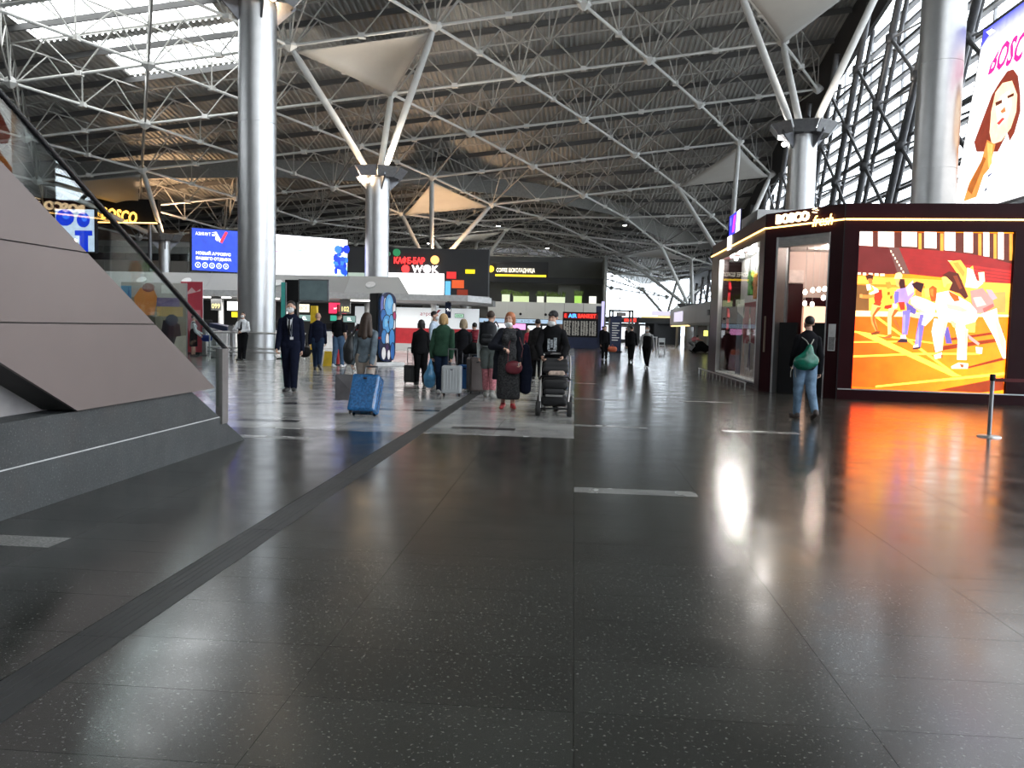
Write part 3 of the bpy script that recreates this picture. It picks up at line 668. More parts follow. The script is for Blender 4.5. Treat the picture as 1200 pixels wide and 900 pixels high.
picture('print', wp, (5.015, 25.9, .2), (0, -1, 0), (0, 0, 1), 2.6, 2.15, [(hx('c8b8b0'), [(0, 0), (1, 0), (1, 1), (0, 1)]), (hx('a82030'), [(.45, .5), (1, .45), (1, 1), (.4, 1)]), (hx('4a4858'), [(0, 0), (.3, 0), (.35, .8), (0, .9)])] + fig(.42, .02, .95, .03, 'c02838', 'd8a890', wide=.5) + fig(.75, .05, .9, .02, 'e8d8d0', '6a5a80', wide=.5) + [(hx('b01828'), [(.55, .45), (.68, .45), (.62, .9), (.5, .85)])], PR)
for k, (yy, zz, cc) in enumerate(((28.1, 1.95, 'c01828'), (28.0, 2.85, 'd02030'), (23.75, 2.82, 'd88840'), (24.5, 2.95, '60a050'))):
    m = MB(); o_ = Vector((5.05, yy, zz)); g_ = lambda y_, z_: o_ + Vector((0, y_, z_))
    m.prism([g_(-.06, .34), g_(.06, .34), g_(.22, .28), g_(.36, .02), g_(.26, -.03), g_(.19, .12), g_(.22, -.38), g_(-.22, -.38), g_(-.19, .12), g_(-.26, -.03), g_(-.36, .02), g_(-.22, .28)], (.09, 0, 0))
    t = tag(m.build('hanging_garment', mat('garment_' + cc, hx(cc), .8, 0, (9, .5)), None, False, .03, 3), ['lower red garment hanging in the far end of the shop window', 'upper red garment hanging in the far end of the shop window', 'orange garment hanging at the near end of the shop window', 'green garment hanging at the top near end of the shop window'][k], 'garment', kind='thing')
    MB().tube((5.05, yy, zz + .38), (5.05, yy, 3.85), .006, 5).build('hanger_wire', steel, t)

# ------------------------------------------------------------------ athletes' screen
scr = thing('led_screen', 'big orange lit screen of athletes lined up on a running track', 'screen', (C[0], C[1], 0), kind='thing')
tCD = (D - C).normalized(); nCD = Vector((tCD[1], -tCD[0], 0))
def q(x, y):
    v = 1 - (y - 114) / 702; xl = 107 - 37 * (1 - v); xr = 787 - 47 * (1 - v); return ((x - xl) / (xr - xl), v)
def Q(*p): return [q(p[i], p[i + 1]) for i in range(0, len(p), 2)]
R_ = [((hx('ff5a08'), hx('ff9a10'), hx('ff8a10'), hx('f06010')), [(0, 0), (1, 0), (1, 1), (0, 1)]),
      (hx('4a2016'), Q(107, 114, 787, 118, 783, 250, 107, 200))]
for a, b, y1 in ((107, 168, 178), (192, 264, 182), (298, 365, 180), (398, 452, 186), (487, 535, 196), (572, 611, 204), (656, 682, 220), (720, 744, 232)): R_.append((hx('ffdcd0'), Q(a, 114, b, 115, b, y1, a, y1 - 3)))
for a in (372, 468, 634, 700, 768): R_.append((hx('c08030'), Q(a, 120, a + 14, 120, a + 14, 195 + (a - 372) * .1, a, 195 + (a - 372) * .1)))
R_ += [(hx('541a18'), Q(103, 178, 250, 186, 280, 300, 100, 305)), (hx('5a3a34'), Q(240, 182, 285, 184, 335, 300, 280, 300)), (hx('7c1c1a'), Q(285, 184, 480, 196, 640, 214, 783, 250, 776, 340, 335, 300)), (hx('942420'), Q(520, 250, 780, 275, 776, 345, 560, 330)), (hx('e8d8a0'), Q(500, 238, 545, 240, 610, 300, 580, 320))]
for k in range(6): R_.append((hx('7a1c1a'), Q(300 + 12 * k, 200 + 17 * k, 780, 262 + 14 * k, 780, 265 + 14 * k, 302 + 12 * k, 204 + 17 * k)))
for k in range(7): R_.append((hx('d8c8b0'), Q(246 + 9 * k, 196 + 15 * k, 252 + 9 * k, 196 + 15 * k, 254 + 9 * k, 206 + 15 * k, 248 + 9 * k, 206 + 15 * k)))
R_ += [(hx('f09838'), Q(97, 310, 776, 335, 766, 480, 88, 480)), (hx('d07020'), Q(97, 345, 400, 350, 400, 362, 97, 357)), (hx('6a4420'), Q(93, 350, 150, 352, 150, 470, 90, 470)), (hx('c08040'), Q(600, 380, 750, 372, 750, 460, 600, 470)), (hx('ffd890'), Q(88, 465, 766, 470, 766, 482, 88, 495)),
       ((hx('ff500c'), hx('ff680c'), hx('ff860e'), hx('ff4206')), Q(88, 492, 766, 480, 742, 826, 70, 806))]
for a in ((84, 560, 180, 575, 560, 745, 520, 748), (84, 556, 440, 600, 440, 606, 84, 564), (74, 668, 360, 648, 640, 640, 640, 648, 360, 656, 74, 676), (190, 490, 550, 745, 535, 748, 180, 495), (180, 800, 745, 722, 745, 734, 180, 808), (80, 604, 300, 596, 300, 602, 80, 610)): R_.append((hx('ffc840'), Q(*a)))
for a in ((440, 620, 740, 570, 740, 585, 440, 640), (580, 705, 745, 655, 745, 668, 580, 712), (500, 580, 740, 540, 740, 550, 500, 592), (450, 812, 742, 745, 742, 800, 640, 815)): R_.append((hx('7a2804'), Q(*a)))
for c_, p in (
    ('ffe0c0',(99,295,114,295,114,306,99,306)),
    ('ffe0c0',(122,296,138,296,138,308,122,308)),
    ('ffe0c0',(148,297,167,297,167,309,148,309)),
    ('ffe0c0',(175,298,194,298,194,310,175,310)),
    ('ffe0c0',(200,299,221,299,221,311,200,311)),
    ('4a2012',(134,311,150,303,171,308,167,327,156,322,142,330)),
    ('c87838',(145,323,164,322,166,343,150,348)),
    ('c83818',(177,376,207,370,210,403,202,430,177,430,172,403)),
    ('fff0e0',(161,351,191,368,194,381,161,395,148,389,175,373)),
    ('fff0e0',(137,349,156,346,161,370,142,376)),
    ('e89040',(112,395,156,395,175,389,175,404,140,411,114,409)),
    ('f0a050',(108,392,121,392,121,408,108,408)),
    ('d04018',(172,430,207,427,196,449,169,444)),
    ('ffc070',(164,435,202,444,177,479,164,495,156,479)),
    ('f0a050',(156,490,175,490,191,552,180,557,161,522)),
    ('c86020',(188,449,205,449,175,487,177,517,191,552,183,555,166,506,166,484)),
    ('8a4018',(156,567,183,555,200,555,196,568,164,574)),
    ('d09030',(224,338,245,335,253,360,232,370)),
    ('f0c040',(218,368,259,365,264,403,248,441,221,441,213,403)),
    ('a06010',(232,381,243,379,244,392,233,395)),
    ('a06010',(245,398,256,395,253,411,244,411)),
    ('c03018',(221,441,253,435,248,457,218,454)),
    ('ffd090',(237,454,272,446,251,495,249,566,234,571,232,500)),
    ('c86828',(253,495,270,500,291,544,283,549,261,517)),
    ('c86828',(264,457,283,460,256,495,249,492)),
    ('b06030',(210,582,251,570,253,582,218,587)),
    ('fff0a0',(261,322,270,297,289,292,299,303,297,322)),
    ('ffb060',(267,324,289,322,286,360,272,354)),
    ('4a2018',(289,322,308,322,313,365,291,370,283,343)),
    ('b090d8',(261,392,275,368,313,360,346,354,351,387,329,414,318,446,308,425,280,425,264,435)),
    ('d0c0e8',(313,360,346,327,351,376,324,398)),
    ('7868b8',(264,376,283,379,280,425,264,435)),
    ('6858a8',(318,425,362,452,356,479,318,463)),
    ('8878c8',(299,463,335,457,332,500,321,568,297,566,299,506)),
    ('a898e0',(302,479,313,479,310,560,299,560)),
    ('d83820',(280,425,308,422,310,457,291,460)),
    ('f0d0d0',(256,430,278,435,275,452,256,452)),
    ('fff0e0',(291,571,313,568,316,587,289,590)),
    ('402838',(272,603,291,586,321,587,321,603)),
    ('e88030',(356,370,382,373,385,398,356,395)),
    ('3a1a18',(340,343,362,332,395,341,383,382,367,373,351,360)),
    ('8070c0',(375,476,405,479,394,533,379,622,352,622,359,566)),
    ('a898e0',(362,566,373,522,372,620,356,620)),
    ('fff8f0',(335,406,356,395,400,408,448,430,448,452,405,468,367,452,335,430)),
    ('fff4d8',(394,479,448,441,435,490,400,528,383,522)),
    ('ffe0a8',(335,479,378,471,373,495,340,490)),
    ('d8b8a0',(346,441,378,453,400,467,378,468,346,446)),
    ('fff0e0',(348,614,367,609,370,622,346,625)),
    ('3a2030',(343,626,378,620,378,629,346,633)),
    ('ffd860',(394,365,424,357,421,398,400,404)),
    ('c05818',(416,362,432,349,450,360,450,419,427,419,419,392)),
    ('f08030',(421,365,435,362,435,398,424,392)),
    ('ffc850',(503,242,555,236,584,277,608,259,619,329,579,359,567,335)),
    ('e0a040',(520,248,544,245,573,289,567,312)),
    ('ffffe0',(584,268,608,277,625,324,654,335,625,359,573,353,579,324)),
    ('fff8c0',(631,289,657,286,660,329,637,335)),
    ('e0a0a8',(663,362,689,364,713,399,689,411)),
    ('e89088',(596,370,649,356,695,411,701,434,654,464,625,469,608,446)),
    ('ffc8b8',(608,399,643,394,666,429,625,440)),
    ('c86860',(649,446,695,423,699,436,657,465)),
    ('6858a8',(479,542,500,528,517,603,491,603)),
    ('f0a098',(584,557,637,598,631,609,590,580)),
    ('fff0e8',(619,614,649,616,646,644,622,642)),
    ('fffff0',(643,469,710,443,718,499,748,586,748,662,736,662,701,574)),
    ('ffe0b0',(701,499,718,499,746,592,743,656,724,598)),
    ('fffff8',(450,382,503,370,596,423,625,458,619,504,567,516,509,510,456,493,444,429)),
    ('ffeaa8',(491,426,549,436,622,475,549,459,497,449)),
    ('ffffff',(439,493,498,504,479,574,475,633,444,644,427,551)),
    ('ffe8b0',(479,510,498,507,481,574,475,633,468,627,471,574)),
    ('fffce0',(514,469,584,458,631,481,596,539,549,533,520,499)),
    ('ffd860',(573,519,619,504,616,551,579,551)),
    ('ffffff',(526,516,586,539,580,621,580,673,538,673,541,586)),
    ('ffe8b0',(568,539,586,542,581,633,573,633)),
    ('ffe090',(506,499,526,504,538,539,520,528)),
    ('ffe070',(471,312,494,306,519,335,500,364,479,354)),
    ('ffc050',(494,341,514,338,500,363,485,359)),
    ('5a2418',(474,303,503,286,544,294,555,318,587,394,573,406,549,382,532,377,504,368,518,335,494,312)),
    ('8a3c20',(520,306,538,303,561,359,549,364)),
    ('d06018',(500,370,544,394,549,414,526,417,506,388)),
    ('fff8e8',(436,656,471,641,474,665,442,673)),
    ('a85828',(468,653,475,650,475,665,468,666)),
    ('fff0e0',(512,703,544,685,587,688,584,711,514,713)),
    ('a85828',(549,691,567,694,564,708,555,705))):
    R_.append((tuple(v * .60 for v in hx(c_)), Q(*p)))
picture('picture', scr, C + tCD * .34 + nCD * -.10 + Vector((0, 0, .25)), tCD, (0, 0, 1), 3.25, 3.58, R_, screen_mat('athlete_screen_light', 3.3), step=.0004)
for s0, s1, z0, z1 in ((.32, .34, .24, 3.84), (3.59, 3.61, .24, 3.84), (.32, 3.61, 3.83, 3.85)):
    a, b = C + tCD * s0 + nCD * -.04, C + tCD * s1 + nCD * -.04
    MB().prism([(a[0], a[1], z0), (b[0], b[1], z0), (b[0], b[1], z1), (a[0], a[1], z1)], -nCD * .07).build('bezel', black, scr, True)

# ------------------------------------------------------------------ giant billboard on the facade
bb = thing('billboard', 'giant white lit billboard of a long haired woman above the shop', 'billboard', (14, 30, 6), kind='thing')
ux = Vector((0, -1, 0)); uz = Vector((0, -.27, 1)).normalized(); bo = Vector((14.0, 32.3, 6.0)); hL = 6.45; wL = 9.0
MB().prism([bo + Vector((.02, .12, -.1)), bo + ux * (wL + .1) + Vector((.02, 0, -.1)), bo + ux * (wL + .1) + uz * (hL + .1) + Vector((.02, 0, 0)), bo + uz * (hL + .1) + Vector((.02, .12, 0))], (.3, 0, 0)).build('frame', steel_d, bb, True)
def bq(x, y):
    p = (Matrix(((.99683209, -.02958241, .07382861), (.0756559, .0663327, -.9949252), (.02453503, .99735894, .06836064))) @ Vector((x - 600, 450 - y, -960)))
    t = 14.0 / p[0]; v = (p[2] * t + 1.45 - bo[2]) / (uz[2]); u = bo[1] - p[1] * t + uz[1] * v; return (u / wL, v / hL)
def BQ(*p): return [bq(1100 + p[i] / 3.6, p[i + 1] / 3.6) for i in range(0, len(p), 2)]
picture('picture', bb, bo, ux, uz, wL, hL, [
    (hx('ffffff'), [(0, 0), (1, 0), (1, 1), (0, 1)]), ((hx('ffffff'), hx('ffffff'), hx('4a50d8'), hx('5058d8')), [(0, .86), (1, .86), (1, 1), (0, 1)]),
    (hx('4848d0'), BQ(190, 125, 235, 118, 205, 160, 180, 200)), (hx('f0f0ff'), BQ(200, 135, 225, 120, 240, 130, 215, 150)),
    (hx('7a3020'), BQ(150, 600, 180, 520, 225, 400, 255, 350, 290, 300, 315, 292, 335, 320, 345, 400, 345, 470, 320, 560, 300, 595, 290, 560, 250, 640, 200, 640, 160, 640)),
    (hx('ffd8b0'), BQ(215, 560, 222, 470, 240, 390, 270, 350, 310, 340, 332, 400, 328, 470, 305, 540, 265, 595, 225, 610)), (hx('ffe8d0'), BQ(240, 440, 270, 400, 300, 380, 310, 440, 290, 500, 250, 540)),
    (hx('e08840'), BQ(205, 590, 240, 610, 215, 710, 190, 740, 160, 830, 105, 850, 130, 770, 180, 680)), (hx('a05820'), BQ(120, 800, 190, 660, 200, 670, 140, 820)), (hx('ffb060'), BQ(205, 600, 230, 610, 225, 690, 210, 710)),
    (hx('5a2818'), BQ(240, 432, 268, 420, 268, 434, 242, 448)), (hx('5a2818'), BQ(290, 405, 318, 392, 318, 404, 292, 416)), (hx('d04040'), BQ(246, 520, 270, 496, 280, 500, 256, 528)), (hx('c07848'), BQ(262, 470, 280, 450, 284, 470, 268, 478)),
    (hx('5a6080'), BQ(208, 740, 226, 728, 224, 736, 210, 748)), (hx('404860'), BQ(196, 800, 206, 786, 204, 800, 196, 810))], screen_mat('billboard_light', 1.9))
text('billboard_letters', 'BOSCO', 1.25, emis('magenta_print', (.9, .02, .35), 1.3), bo + ux * .95 + uz * 4.75 + Vector((-.03, 0, 0)), ux, uz, bb, .002, sx=.9, bold=.035)

# ------------------------------------------------------------------ stanchions
def stanchion(x, y, label, h=.93, group=None):
    t = thing('stanchion', label, 'stanchion', (x, y, 0), group=group, kind='thing')
    MB().lathe([(.165, 0), (.165, .012), (.14, .024), (.03, .035)], 24).build('base', steel, t); MB().lathe([(.029, .03), (.029, h - .08)], 14).build('post', mat('stanchion_post', (.32, .32, .32), .35, .8), t)
    MB().lathe([(.036, h - .09), (.04, h - .08), (.04, h), (.03, h + .01)], 14).build('belt_head', black, t); return t
t = stanchion(6.22, 12.66, 'steel belt stanchion on the glossy floor before the orange screen'); belt = mat('belt_red', (.10, .006, .008), .7)
MB().bx(6.26, 8.6, 12.655, 12.662, .83, .88).build('belt', belt, t, True); stanchion(8.62, 12.66, 'steel stanchion at the other end of the red belt')

# ------------------------------------------------------------------ railing round the first column
rl = thing('column_railing', 'steel guard railing round the huge column where the guard leans', 'railing', (-12.2, 30.4, 0), kind='thing')
Y0 = 29.75
for z, r in ((1.02, .035), (.45, .03), (.30, .03)): MB().path([(-13.75, 31.9, z), (-13.75, Y0 + .2, z), (-13.55, Y0, z), (-10.85, Y0, z), (-10.65, Y0 + .2, z), (-10.65, 31.9, z)], r, 8).build('rail', steel, rl, True)
for x, y in ((-13.6, Y0 + .04), (-10.8, Y0 + .04), (-13.75, 31.8), (-10.65, 31.8), (-12.7, Y0)): MB().tube((x, y, 0), (x, y, 1.02), .03, 8).build('post', steel, rl, True)

# ------------------------------------------------------------------ blue and white screen wall
lw = thing('screen_wall', 'long blue and white lit screen above the check-in canopy', 'screen', (-17, 46, 4), kind='thing')
P0 = Vector((-21.1, 44, 4.2)); P1 = Vector((-13.8, 49, 4.25)); ux = (P1 - P0); ux.z = 0; wl_ = ux.length; ux.normalize(); nn = ux.cross(Vector((0, 0, 1)))
MB().prism([P0 - ux * .06 - Vector((0, 0, .06)) - nn * .02, P0 + ux * (wl_ + .06) - Vector((0, 0, .06)) - nn * .02, P0 + ux * (wl_ + .06) + Vector((0, 0, 2.36)) - nn * .02, P0 - ux * .06 + Vector((0, 0, 2.36)) - nn * .02], -nn * .35).build('housing', black, lw, True)
rect = lambda a, b, c, d: [(a, b), (c, b), (c, d), (a, d)]
polys = [(hx('ffffff'), rect(0, 0, 1, 1)), (hx('1438b0'), rect(0, 0, .285, 1)), (hx('d02850'), rect(.285, 0, .305, 1)), (hx('f8f8ff'), rect(.305, 0, 1, 1)), (hx('ffffff'), [(.115, .92), (.135, .92), (.165, .70), (.175, .74), (.145, .95)]), (hx('e02040'), [(.165, .72), (.2, .97), (.215, .95), (.18, .68)]), (hx('ffffff'), ring(.15, .80, .012, .07, 8)),
         (hx('a8dcf8'), [(.92, 0), (1, 0), (1, .3), (.95, .2)]), (hx('c8e8d0'), rect(.86, .02, .93, .14)), (hx('6080c0'), [(.66, .62), (.72, .66), (.72, .68), (.66, .64)]), (hx('c060a0'), [(.48, .55), (.53, .57), (.53, .6), (.48, .58)])]
for k in range(5): polys += [(hx('d8e4ff'), ring(.035 + .042 * k, .13, .017, .07, 12)), (hx('1438b0'), ring(.035 + .042 * k, .13, .012, .05, 10)), (hx('d8e4ff'), ring(.035 + .042 * k, .13, .004, .03, 6))]
random.seed(4)
for k in range(26): polys.append((hx(random.choice(['1030d0', '1848e8', '3070f0', '80b8ff', '1040c0'])), ring(.965 + random.uniform(-.05, .035), .42 + random.uniform(-.28, .36), random.uniform(.008, .03), random.uniform(.04, .12), 9)))
picture('picture', lw, P0, ux, (0, 0, 1), wl_, 2.3, polys, screen_mat('wall_screen_light', 2.3))
tw = emis('screen_text_white', (1, 1, 1), 2.3)
text('headline', 'НОВЫЙ АЭРОБУС', .21, tw, P0 + ux * .2 + Vector((0, 0, .88)) + nn * .03, ux, parent=lw, ext=.002, bold=.006); text('headline', 'ВАШЕГО ОТДЫХА', .21, tw, P0 + ux * .2 + Vector((0, 0, .60)) + nn * .03, ux, parent=lw, ext=.002, bold=.006); text('airline_letters', 'АЗИМУТ air', .24, tw, P0 + ux * .18 + Vector((0, 0, 1.93)) + nn * .03, ux, parent=lw, ext=.002, sx=.8)
MB().tube(P0 + ux * 7.5 - nn * .1 + Vector((0, 0, 0)), P0 + ux * 7.5 - nn * .1 - Vector((0, 0, 1.0)), .08, 8).tube(P0 + ux * 1. - nn * .1, P0 + ux * 1. - nn * .1 - Vector((0, 0, 1.0)), .08, 8).build('support', steel_d, lw, True)

# ------------------------------------------------------------------ check-in canopy and desks
cn = thing('checkin_canopy', 'long pale canopy over the check-in desks with round speakers in its fascia', 'canopy', (-15, 42, 0), kind='thing')
for i in range(7):
    x0 = -27 + 2.5 * i; x1 = x0 + 2.49
    if i == 6: MB().prism([(x0, 42.1, 3.06), (x1 + .9, 42.1, 3.06), (x1 + .1, 43.3, 4.0), (x0, 43.3, 4.0)], (0, .12, .0)).build('fascia_panel', paleg, cn, True)
    else: MB().prism([(x0, 42.1, 3.06), (x1, 42.1, 3.06), (x1, 43.3, 4.0), (x0, 43.3, 4.0)], (0, .12, 0)).build('fascia_panel', mat('canopy_panel', (.36, .36, .355), .5, 0, (.6, .05)), cn, True)
    if i in (1, 2, 4, 6):
        sp = MB().lathe([(.26, 0), (.26, .05), (.2, .06)], 16, (0, 0, 0), 'y').build('speaker', white_m, cn); sp.matrix_basis = Matrix.Translation((x0 + 1.25 - cn.location[0], 42.62 - cn.location[1], 3.55)) @ Matrix.Rotation(-.9, 4, 'X')
        sp2 = MB().lathe([(.17, .055), (.15, .075)], 16, (0, 0, 0), 'y').build('cone', black, sp)
MB().prism([(-27, 42, 2.72), (-5.6, 42, 2.72), (-4.6, 42.8, 2.62), (-4.6, 42.8, 2.92), (-5.6, 42, 3.06), (-27, 42, 3.06)][:0] or [(-27, 42, 2.75), (-5.5, 42, 2.75), (-5.5, 42, 3.06), (-27, 42, 3.06)], (0, .25, 0)).build('edge_beam', mat('canopy_edge', (.6, .6, .6), .45), cn, True)
MB().prism([(-27, 42.2, 2.75), (-5.5, 42.2, 2.75), (-4.5, 43.2, 2.75), (-6.5, 52, 2.75), (-27, 52, 2.75)], (0, 0, .3)).build('roof_slab', mat('canopy_underside', (.38, .38, .38), .6), cn, True)
MB().prism([(-5.5, 42, 2.75), (-4.4, 43.2, 2.70), (-4.4, 43.2, 2.98), (-5.5, 42, 3.06)], (-.05, .25, 0)).build('edge_beam', mat('canopy_edge', (.6, .6, .6), .45), cn, True)
for i in range(6): MB().bx(-26 + 2.7 * i, -24.1 + 2.7 * i, 43.4, 43.6, 2.68, 2.745).build('light_strip', strip_l, cn, True)
lamp('canopy_light', 'AREA', (-18.5, 44.6, 2.6), 420, (1, .98, .94), 5., (-18.5, 44.6, 0)); lamp('canopy_light', 'AREA', (-10, 44.6, 2.6), 240, (1, .98, .94), 4., (-10, 44.6, 0))
for x in (-26.5, -21, -16.4, -8.2): MB().tube((x, 47.5, 0), (x, 47.5, 2.75), .16, 10).build('support_post', white_m, cn, True)
struct('wall_left_hall', darkwall, (-27, -13.2, 51.8, 52, 0, 2.75))
dig = emis('digit_yellow', (1., .85, .35), 1.6)
for x, n_, w in ((-19.05, '099', .56), (-12.05, '102', .56), (-22.8, '097', .56)):
    t = thing('desk_number_sign', {'099': 'grey hanging check-in sign 099 beside the white screen', '102': 'grey hanging check-in sign 102 over the red sign', '097': 'grey hanging check-in sign 097 behind the stair glass'}[n_], 'sign', (x, 42.5, 1.98), kind='thing')
    box('panel', mat('sign_grey', (.20, .20, .20), .5), t, (0, 0, .38), (w, .09, .74), bevel=.01); box('hanger', steel_d, t, (0, 0, .79), (w * .5, .05, .1))
    text('digits', n_, .36, dig, (0, -.05, .12), (1, 0, 0), parent=t, ext=.004, align='CENTER', world=False, sx=.85, bold=.004)
def lit(name, label, x0, x1, z0, z1, y, col, s, txt=None, tcol=None, ts=.2, cat='sign'):
    t = thing(name, label, cat, ((x0 + x1) / 2, y, z0), kind='thing'); box('case', black, t, (0, .05, (z1 - z0) / 2), (x1 - x0 + .04, .08, z1 - z0 + .04)); box('face', emis('face_' + name + '_%d' % round(abs(x0 * 100) + y), col, s), t, (0, .005, (z1 - z0) / 2), (x1 - x0, .02, z1 - z0))
    if txt: text('lettering', txt, ts, tcol, (0, -.012, (z1 - z0) / 2 - ts * .35), (1, 0, 0), parent=t, ext=.003, align='CENTER', world=False)
    return t
ink_b = mat('ink_black', (.02, .02, .02), .6); ink_r = emis('ink_red', (.8, .05, .05), .8)
lit('desk_screen', 'white lit check-in screen beside the sign 099', -18.75, -17.85, 2.02, 2.5, 43.2, (1, 1, 1), 2.0, cat='screen')
lit('yellow_sign', 'small yellow lit sign under the white check-in screen', -18.55, -17.95, 1.66, 1.94, 43.3, (1, .8, .02), 1.3, 'i ?', ink_b, .2)
lit('red_sign', 'red lit check-in sign beside the sign 102', -13.45, -12.45, 2.0, 2.58, 44.2, (.9, .03, .10), 1.5, 'airlines', tw, .16)
lit('price_screen', 'cream lit screen reading CE by the first column', -14.95, -14.35, 2.02, 2.45, 43.6, (1, .93, .75), 1.4, 'ВСЕ', ink_r, .24, cat='screen')
lit('wall_clock_screen', 'small white lit screen behind the first column', -15.9, -15.2, 1.9, 2.3, 44., (1, 1, .97), 1.5, cat='screen')
lit('green_banner', 'small green lit strip behind the black shirted man', -13.6, -13.1, 1.6, 1.9, 45., (.05, .5, .35), .8)
for k, (x, txt) in enumerate(((-12.8, 'EL'), (-11.0, 'EL'), (-15.4, 'EL'))): lit('queue_display', ['teal lit display reading EL at the desk under the sign 102', 'teal lit display reading EL next to the totem', 'teal lit display reading EL beside the huge column'][k], x - .35, x + .35, 1.55, 1.9, 46., (.25, .4, .38), .7, txt, tw, .26, cat='screen')
def desk(x, y, label, w=1.5):
    t = thing('checkin_desk', label, 'desk', (x, y, 0), kind='thing')
    box('front', white_m, t, (0, 0, .5), (w, .5, 1.0), bevel=.02); box('worktop', navy_p, t, (0, .05, 1.03), (w + .06, .66, .06)); box('plinth', black, t, (0, .02, .05), (w - .1, .5, .1)); box('monitor', black, t, (-.3, .1, 1.3), (.45, .05, .34), bevel=.01); MB().tube((-.3, .1, 1.05), (-.3, .1, 1.2), .03, 6).build('monitor_stand', black, t)
for k, x in enumerate((-22.2, -20.2, -18.2, -16.2)): desk(x, 44.6, ['check-in desk farthest along the row under the canopy', 'check-in desk under the sign 099, on its far side', 'white check-in desk right under the yellow sign', 'check-in desk half hidden by the huge column'][k])
for k, x in enumerate((-13.9, -12.0)): desk(x, 46.5, ['check-in desk behind the man in navy', 'check-in desk behind the red barrier post'][k])
# slanted white counter by the handrail foot
t = thing('service_counter', 'white service counter with a navy top seen past the handrail foot', 'counter', (-15.6, 35.0, 0), rz=-.15, kind='thing')
MB().prism([(-.55, 0, 0), (.42, 0, 0), (.42, 0, .95), (-.4, 0, 1.15)], (0, .6, 0)).build('body', white_m, t); MB().prism([(-.42, -.04, 1.16), (.46, -.04, .96), (.46, -.04, 1.2), (-.42, -.04, 1.34)], (0, .66, 0)).build('top', navy_p, t)
# barrier posts by the desks
for k, (x, y, h, lab) in enumerate(((-13.95, 31.0, 1.05, 'short steel barrier post beside the column railing'), (-15.1, 32.6, 1.1, 'grey ticket gate post beyond the handrail foot'), (-16.2, 32.2, 1.1, 'steel queue post left of the white service counter'), (-14.3, 33.4, 1.25, 'grey machine post between the counter and the column'))):
    t = thing('barrier_post', lab, 'post', (x, y, 0), kind='thing'); box('post', mat('post_grey', (.42, .42, .42), .4, .5), t, (0, 0, h / 2), (.16 + .1 * (k == 3), .16, h), bevel=.01); box('cap', steel_d, t, (0, 0, h + .02), (.18, .18, .04)); box('base', steel_d, t, (0, 0, .02), (.32, .3, .04))
t = thing('red_barrier', 'red metal barrier post with a red crossbar by the man in a black T-shirt', 'barrier', (-8.15, 27.9, 0), kind='thing')
MB().tube((0, 0, 0), (0, 0, 2.1), .055, 8).build('post', red_p, t); MB().bx(-.2, 1.5, -.02, .02, .95, 1.03).build('crossbar', red_p, t); MB().lathe([(.2, 0), (.2, .03), (.06, .05)], 14).build('base', black, t)
t = thing('caution_sign', 'small yellow floor sign between the two men walking away', 'sign', (-8.35, 27.4, 0), kind='thing')
MB().prism([(-.15, -.1, 0), (.15, -.1, 0), (.12, 0, .5), (-.12, 0, .5)], (0, .02, 0)).build('front_board', mat('sign_yellow', (.75, .5, .02), .5), t); MB().prism([(-.15, .12, 0), (.15, .12, 0), (.12, .02, .5), (-.12, .02, .5)], (0, .02, 0)).build('rear_board', mat('sign_yellow', (.75, .5, .02), .5), t)
t = thing('yellow_pillar_wrap', 'narrow yellow pillar at the desks behind the navy suited men', 'pillar', (-12.9, 40, 0), kind='thing'); box('body', mat('sign_yellow', (.75, .5, .02), .5), t, (0, 0, 1.15), (.3, .3, 2.3)); box('base', black, t, (0, 0, .06), (.36, .36, .12))
# hanging monitors and teal strip next to the first column
t = thing('monitor_stand', 'dark stand with a big idle grey screen next to the huge column', 'screen', (-12.1, 36, 2.4), kind='thing')
box('bracket', black, t, (-.55, .1, .45), (.62, .25, 1.0), bevel=.01); box('monitor', steel_d, t, (.45, 0, .5), (1.38, .12, .98), bevel=.01); box('display', mat('idle_screen', (.08, .11, .115), .25, 0, (2, .2), emit=(.10, .14, .15), estr=.35), t, (.45, -.065, .5), (1.26, .01, .86)); box('stand_leg', black, t, (-.5, .1, -1.22), (.42, .3, 2.36)); box('foot', black, t, (-.5, .1, -2.37), (.7, .6, .06))
t = thing('teal_sign_strip', 'tall narrow teal sign standing against the huge column', 'sign', (-11.33, 31.3, 0), kind='thing'); box('panel', mat('teal', (.03, .20, .18), .3, 0, (5, .2), emit=(.03, .25, .22), estr=.35), t, (0, 0, 1.5), (.17, .06, 3.0)); box('edge', steel_d, t, (.1, 0, 1.5), (.03, .08, 3.0)); box('base', black, t, (0, 0, .03), (.4, .35, .06))
# totem
t = thing('totem_display', 'tall black totem with a rounded blue picture on one side, on a white plinth', 'totem', (-6.85, 28.9, 0), rz=-.72 + .86 * 2 - .36, kind='thing')
t.rotation_euler[2] = math.atan2(.66, .75) + 0; t.matrix_basis = Matrix.Translation(t.location) @ Matrix.Rotation(math.atan2(.66, .75), 4, 'Z')
box('plinth', white_m, t, (0.05, .0, .06), (1.15, 1.15, .12), bevel=.01); box('body', black, t, (-.05, 0, 1.34), (.62, .62, 2.44), bevel=.04)
pan = [(ax, az) for ax, az in ring(0, 2.28, .31, .31, 12, 0, PI)] + [(ax, az) for ax, az in ring(0, .46, .31, .31, 12, PI, 2 * PI)]
EOFMARK = 0
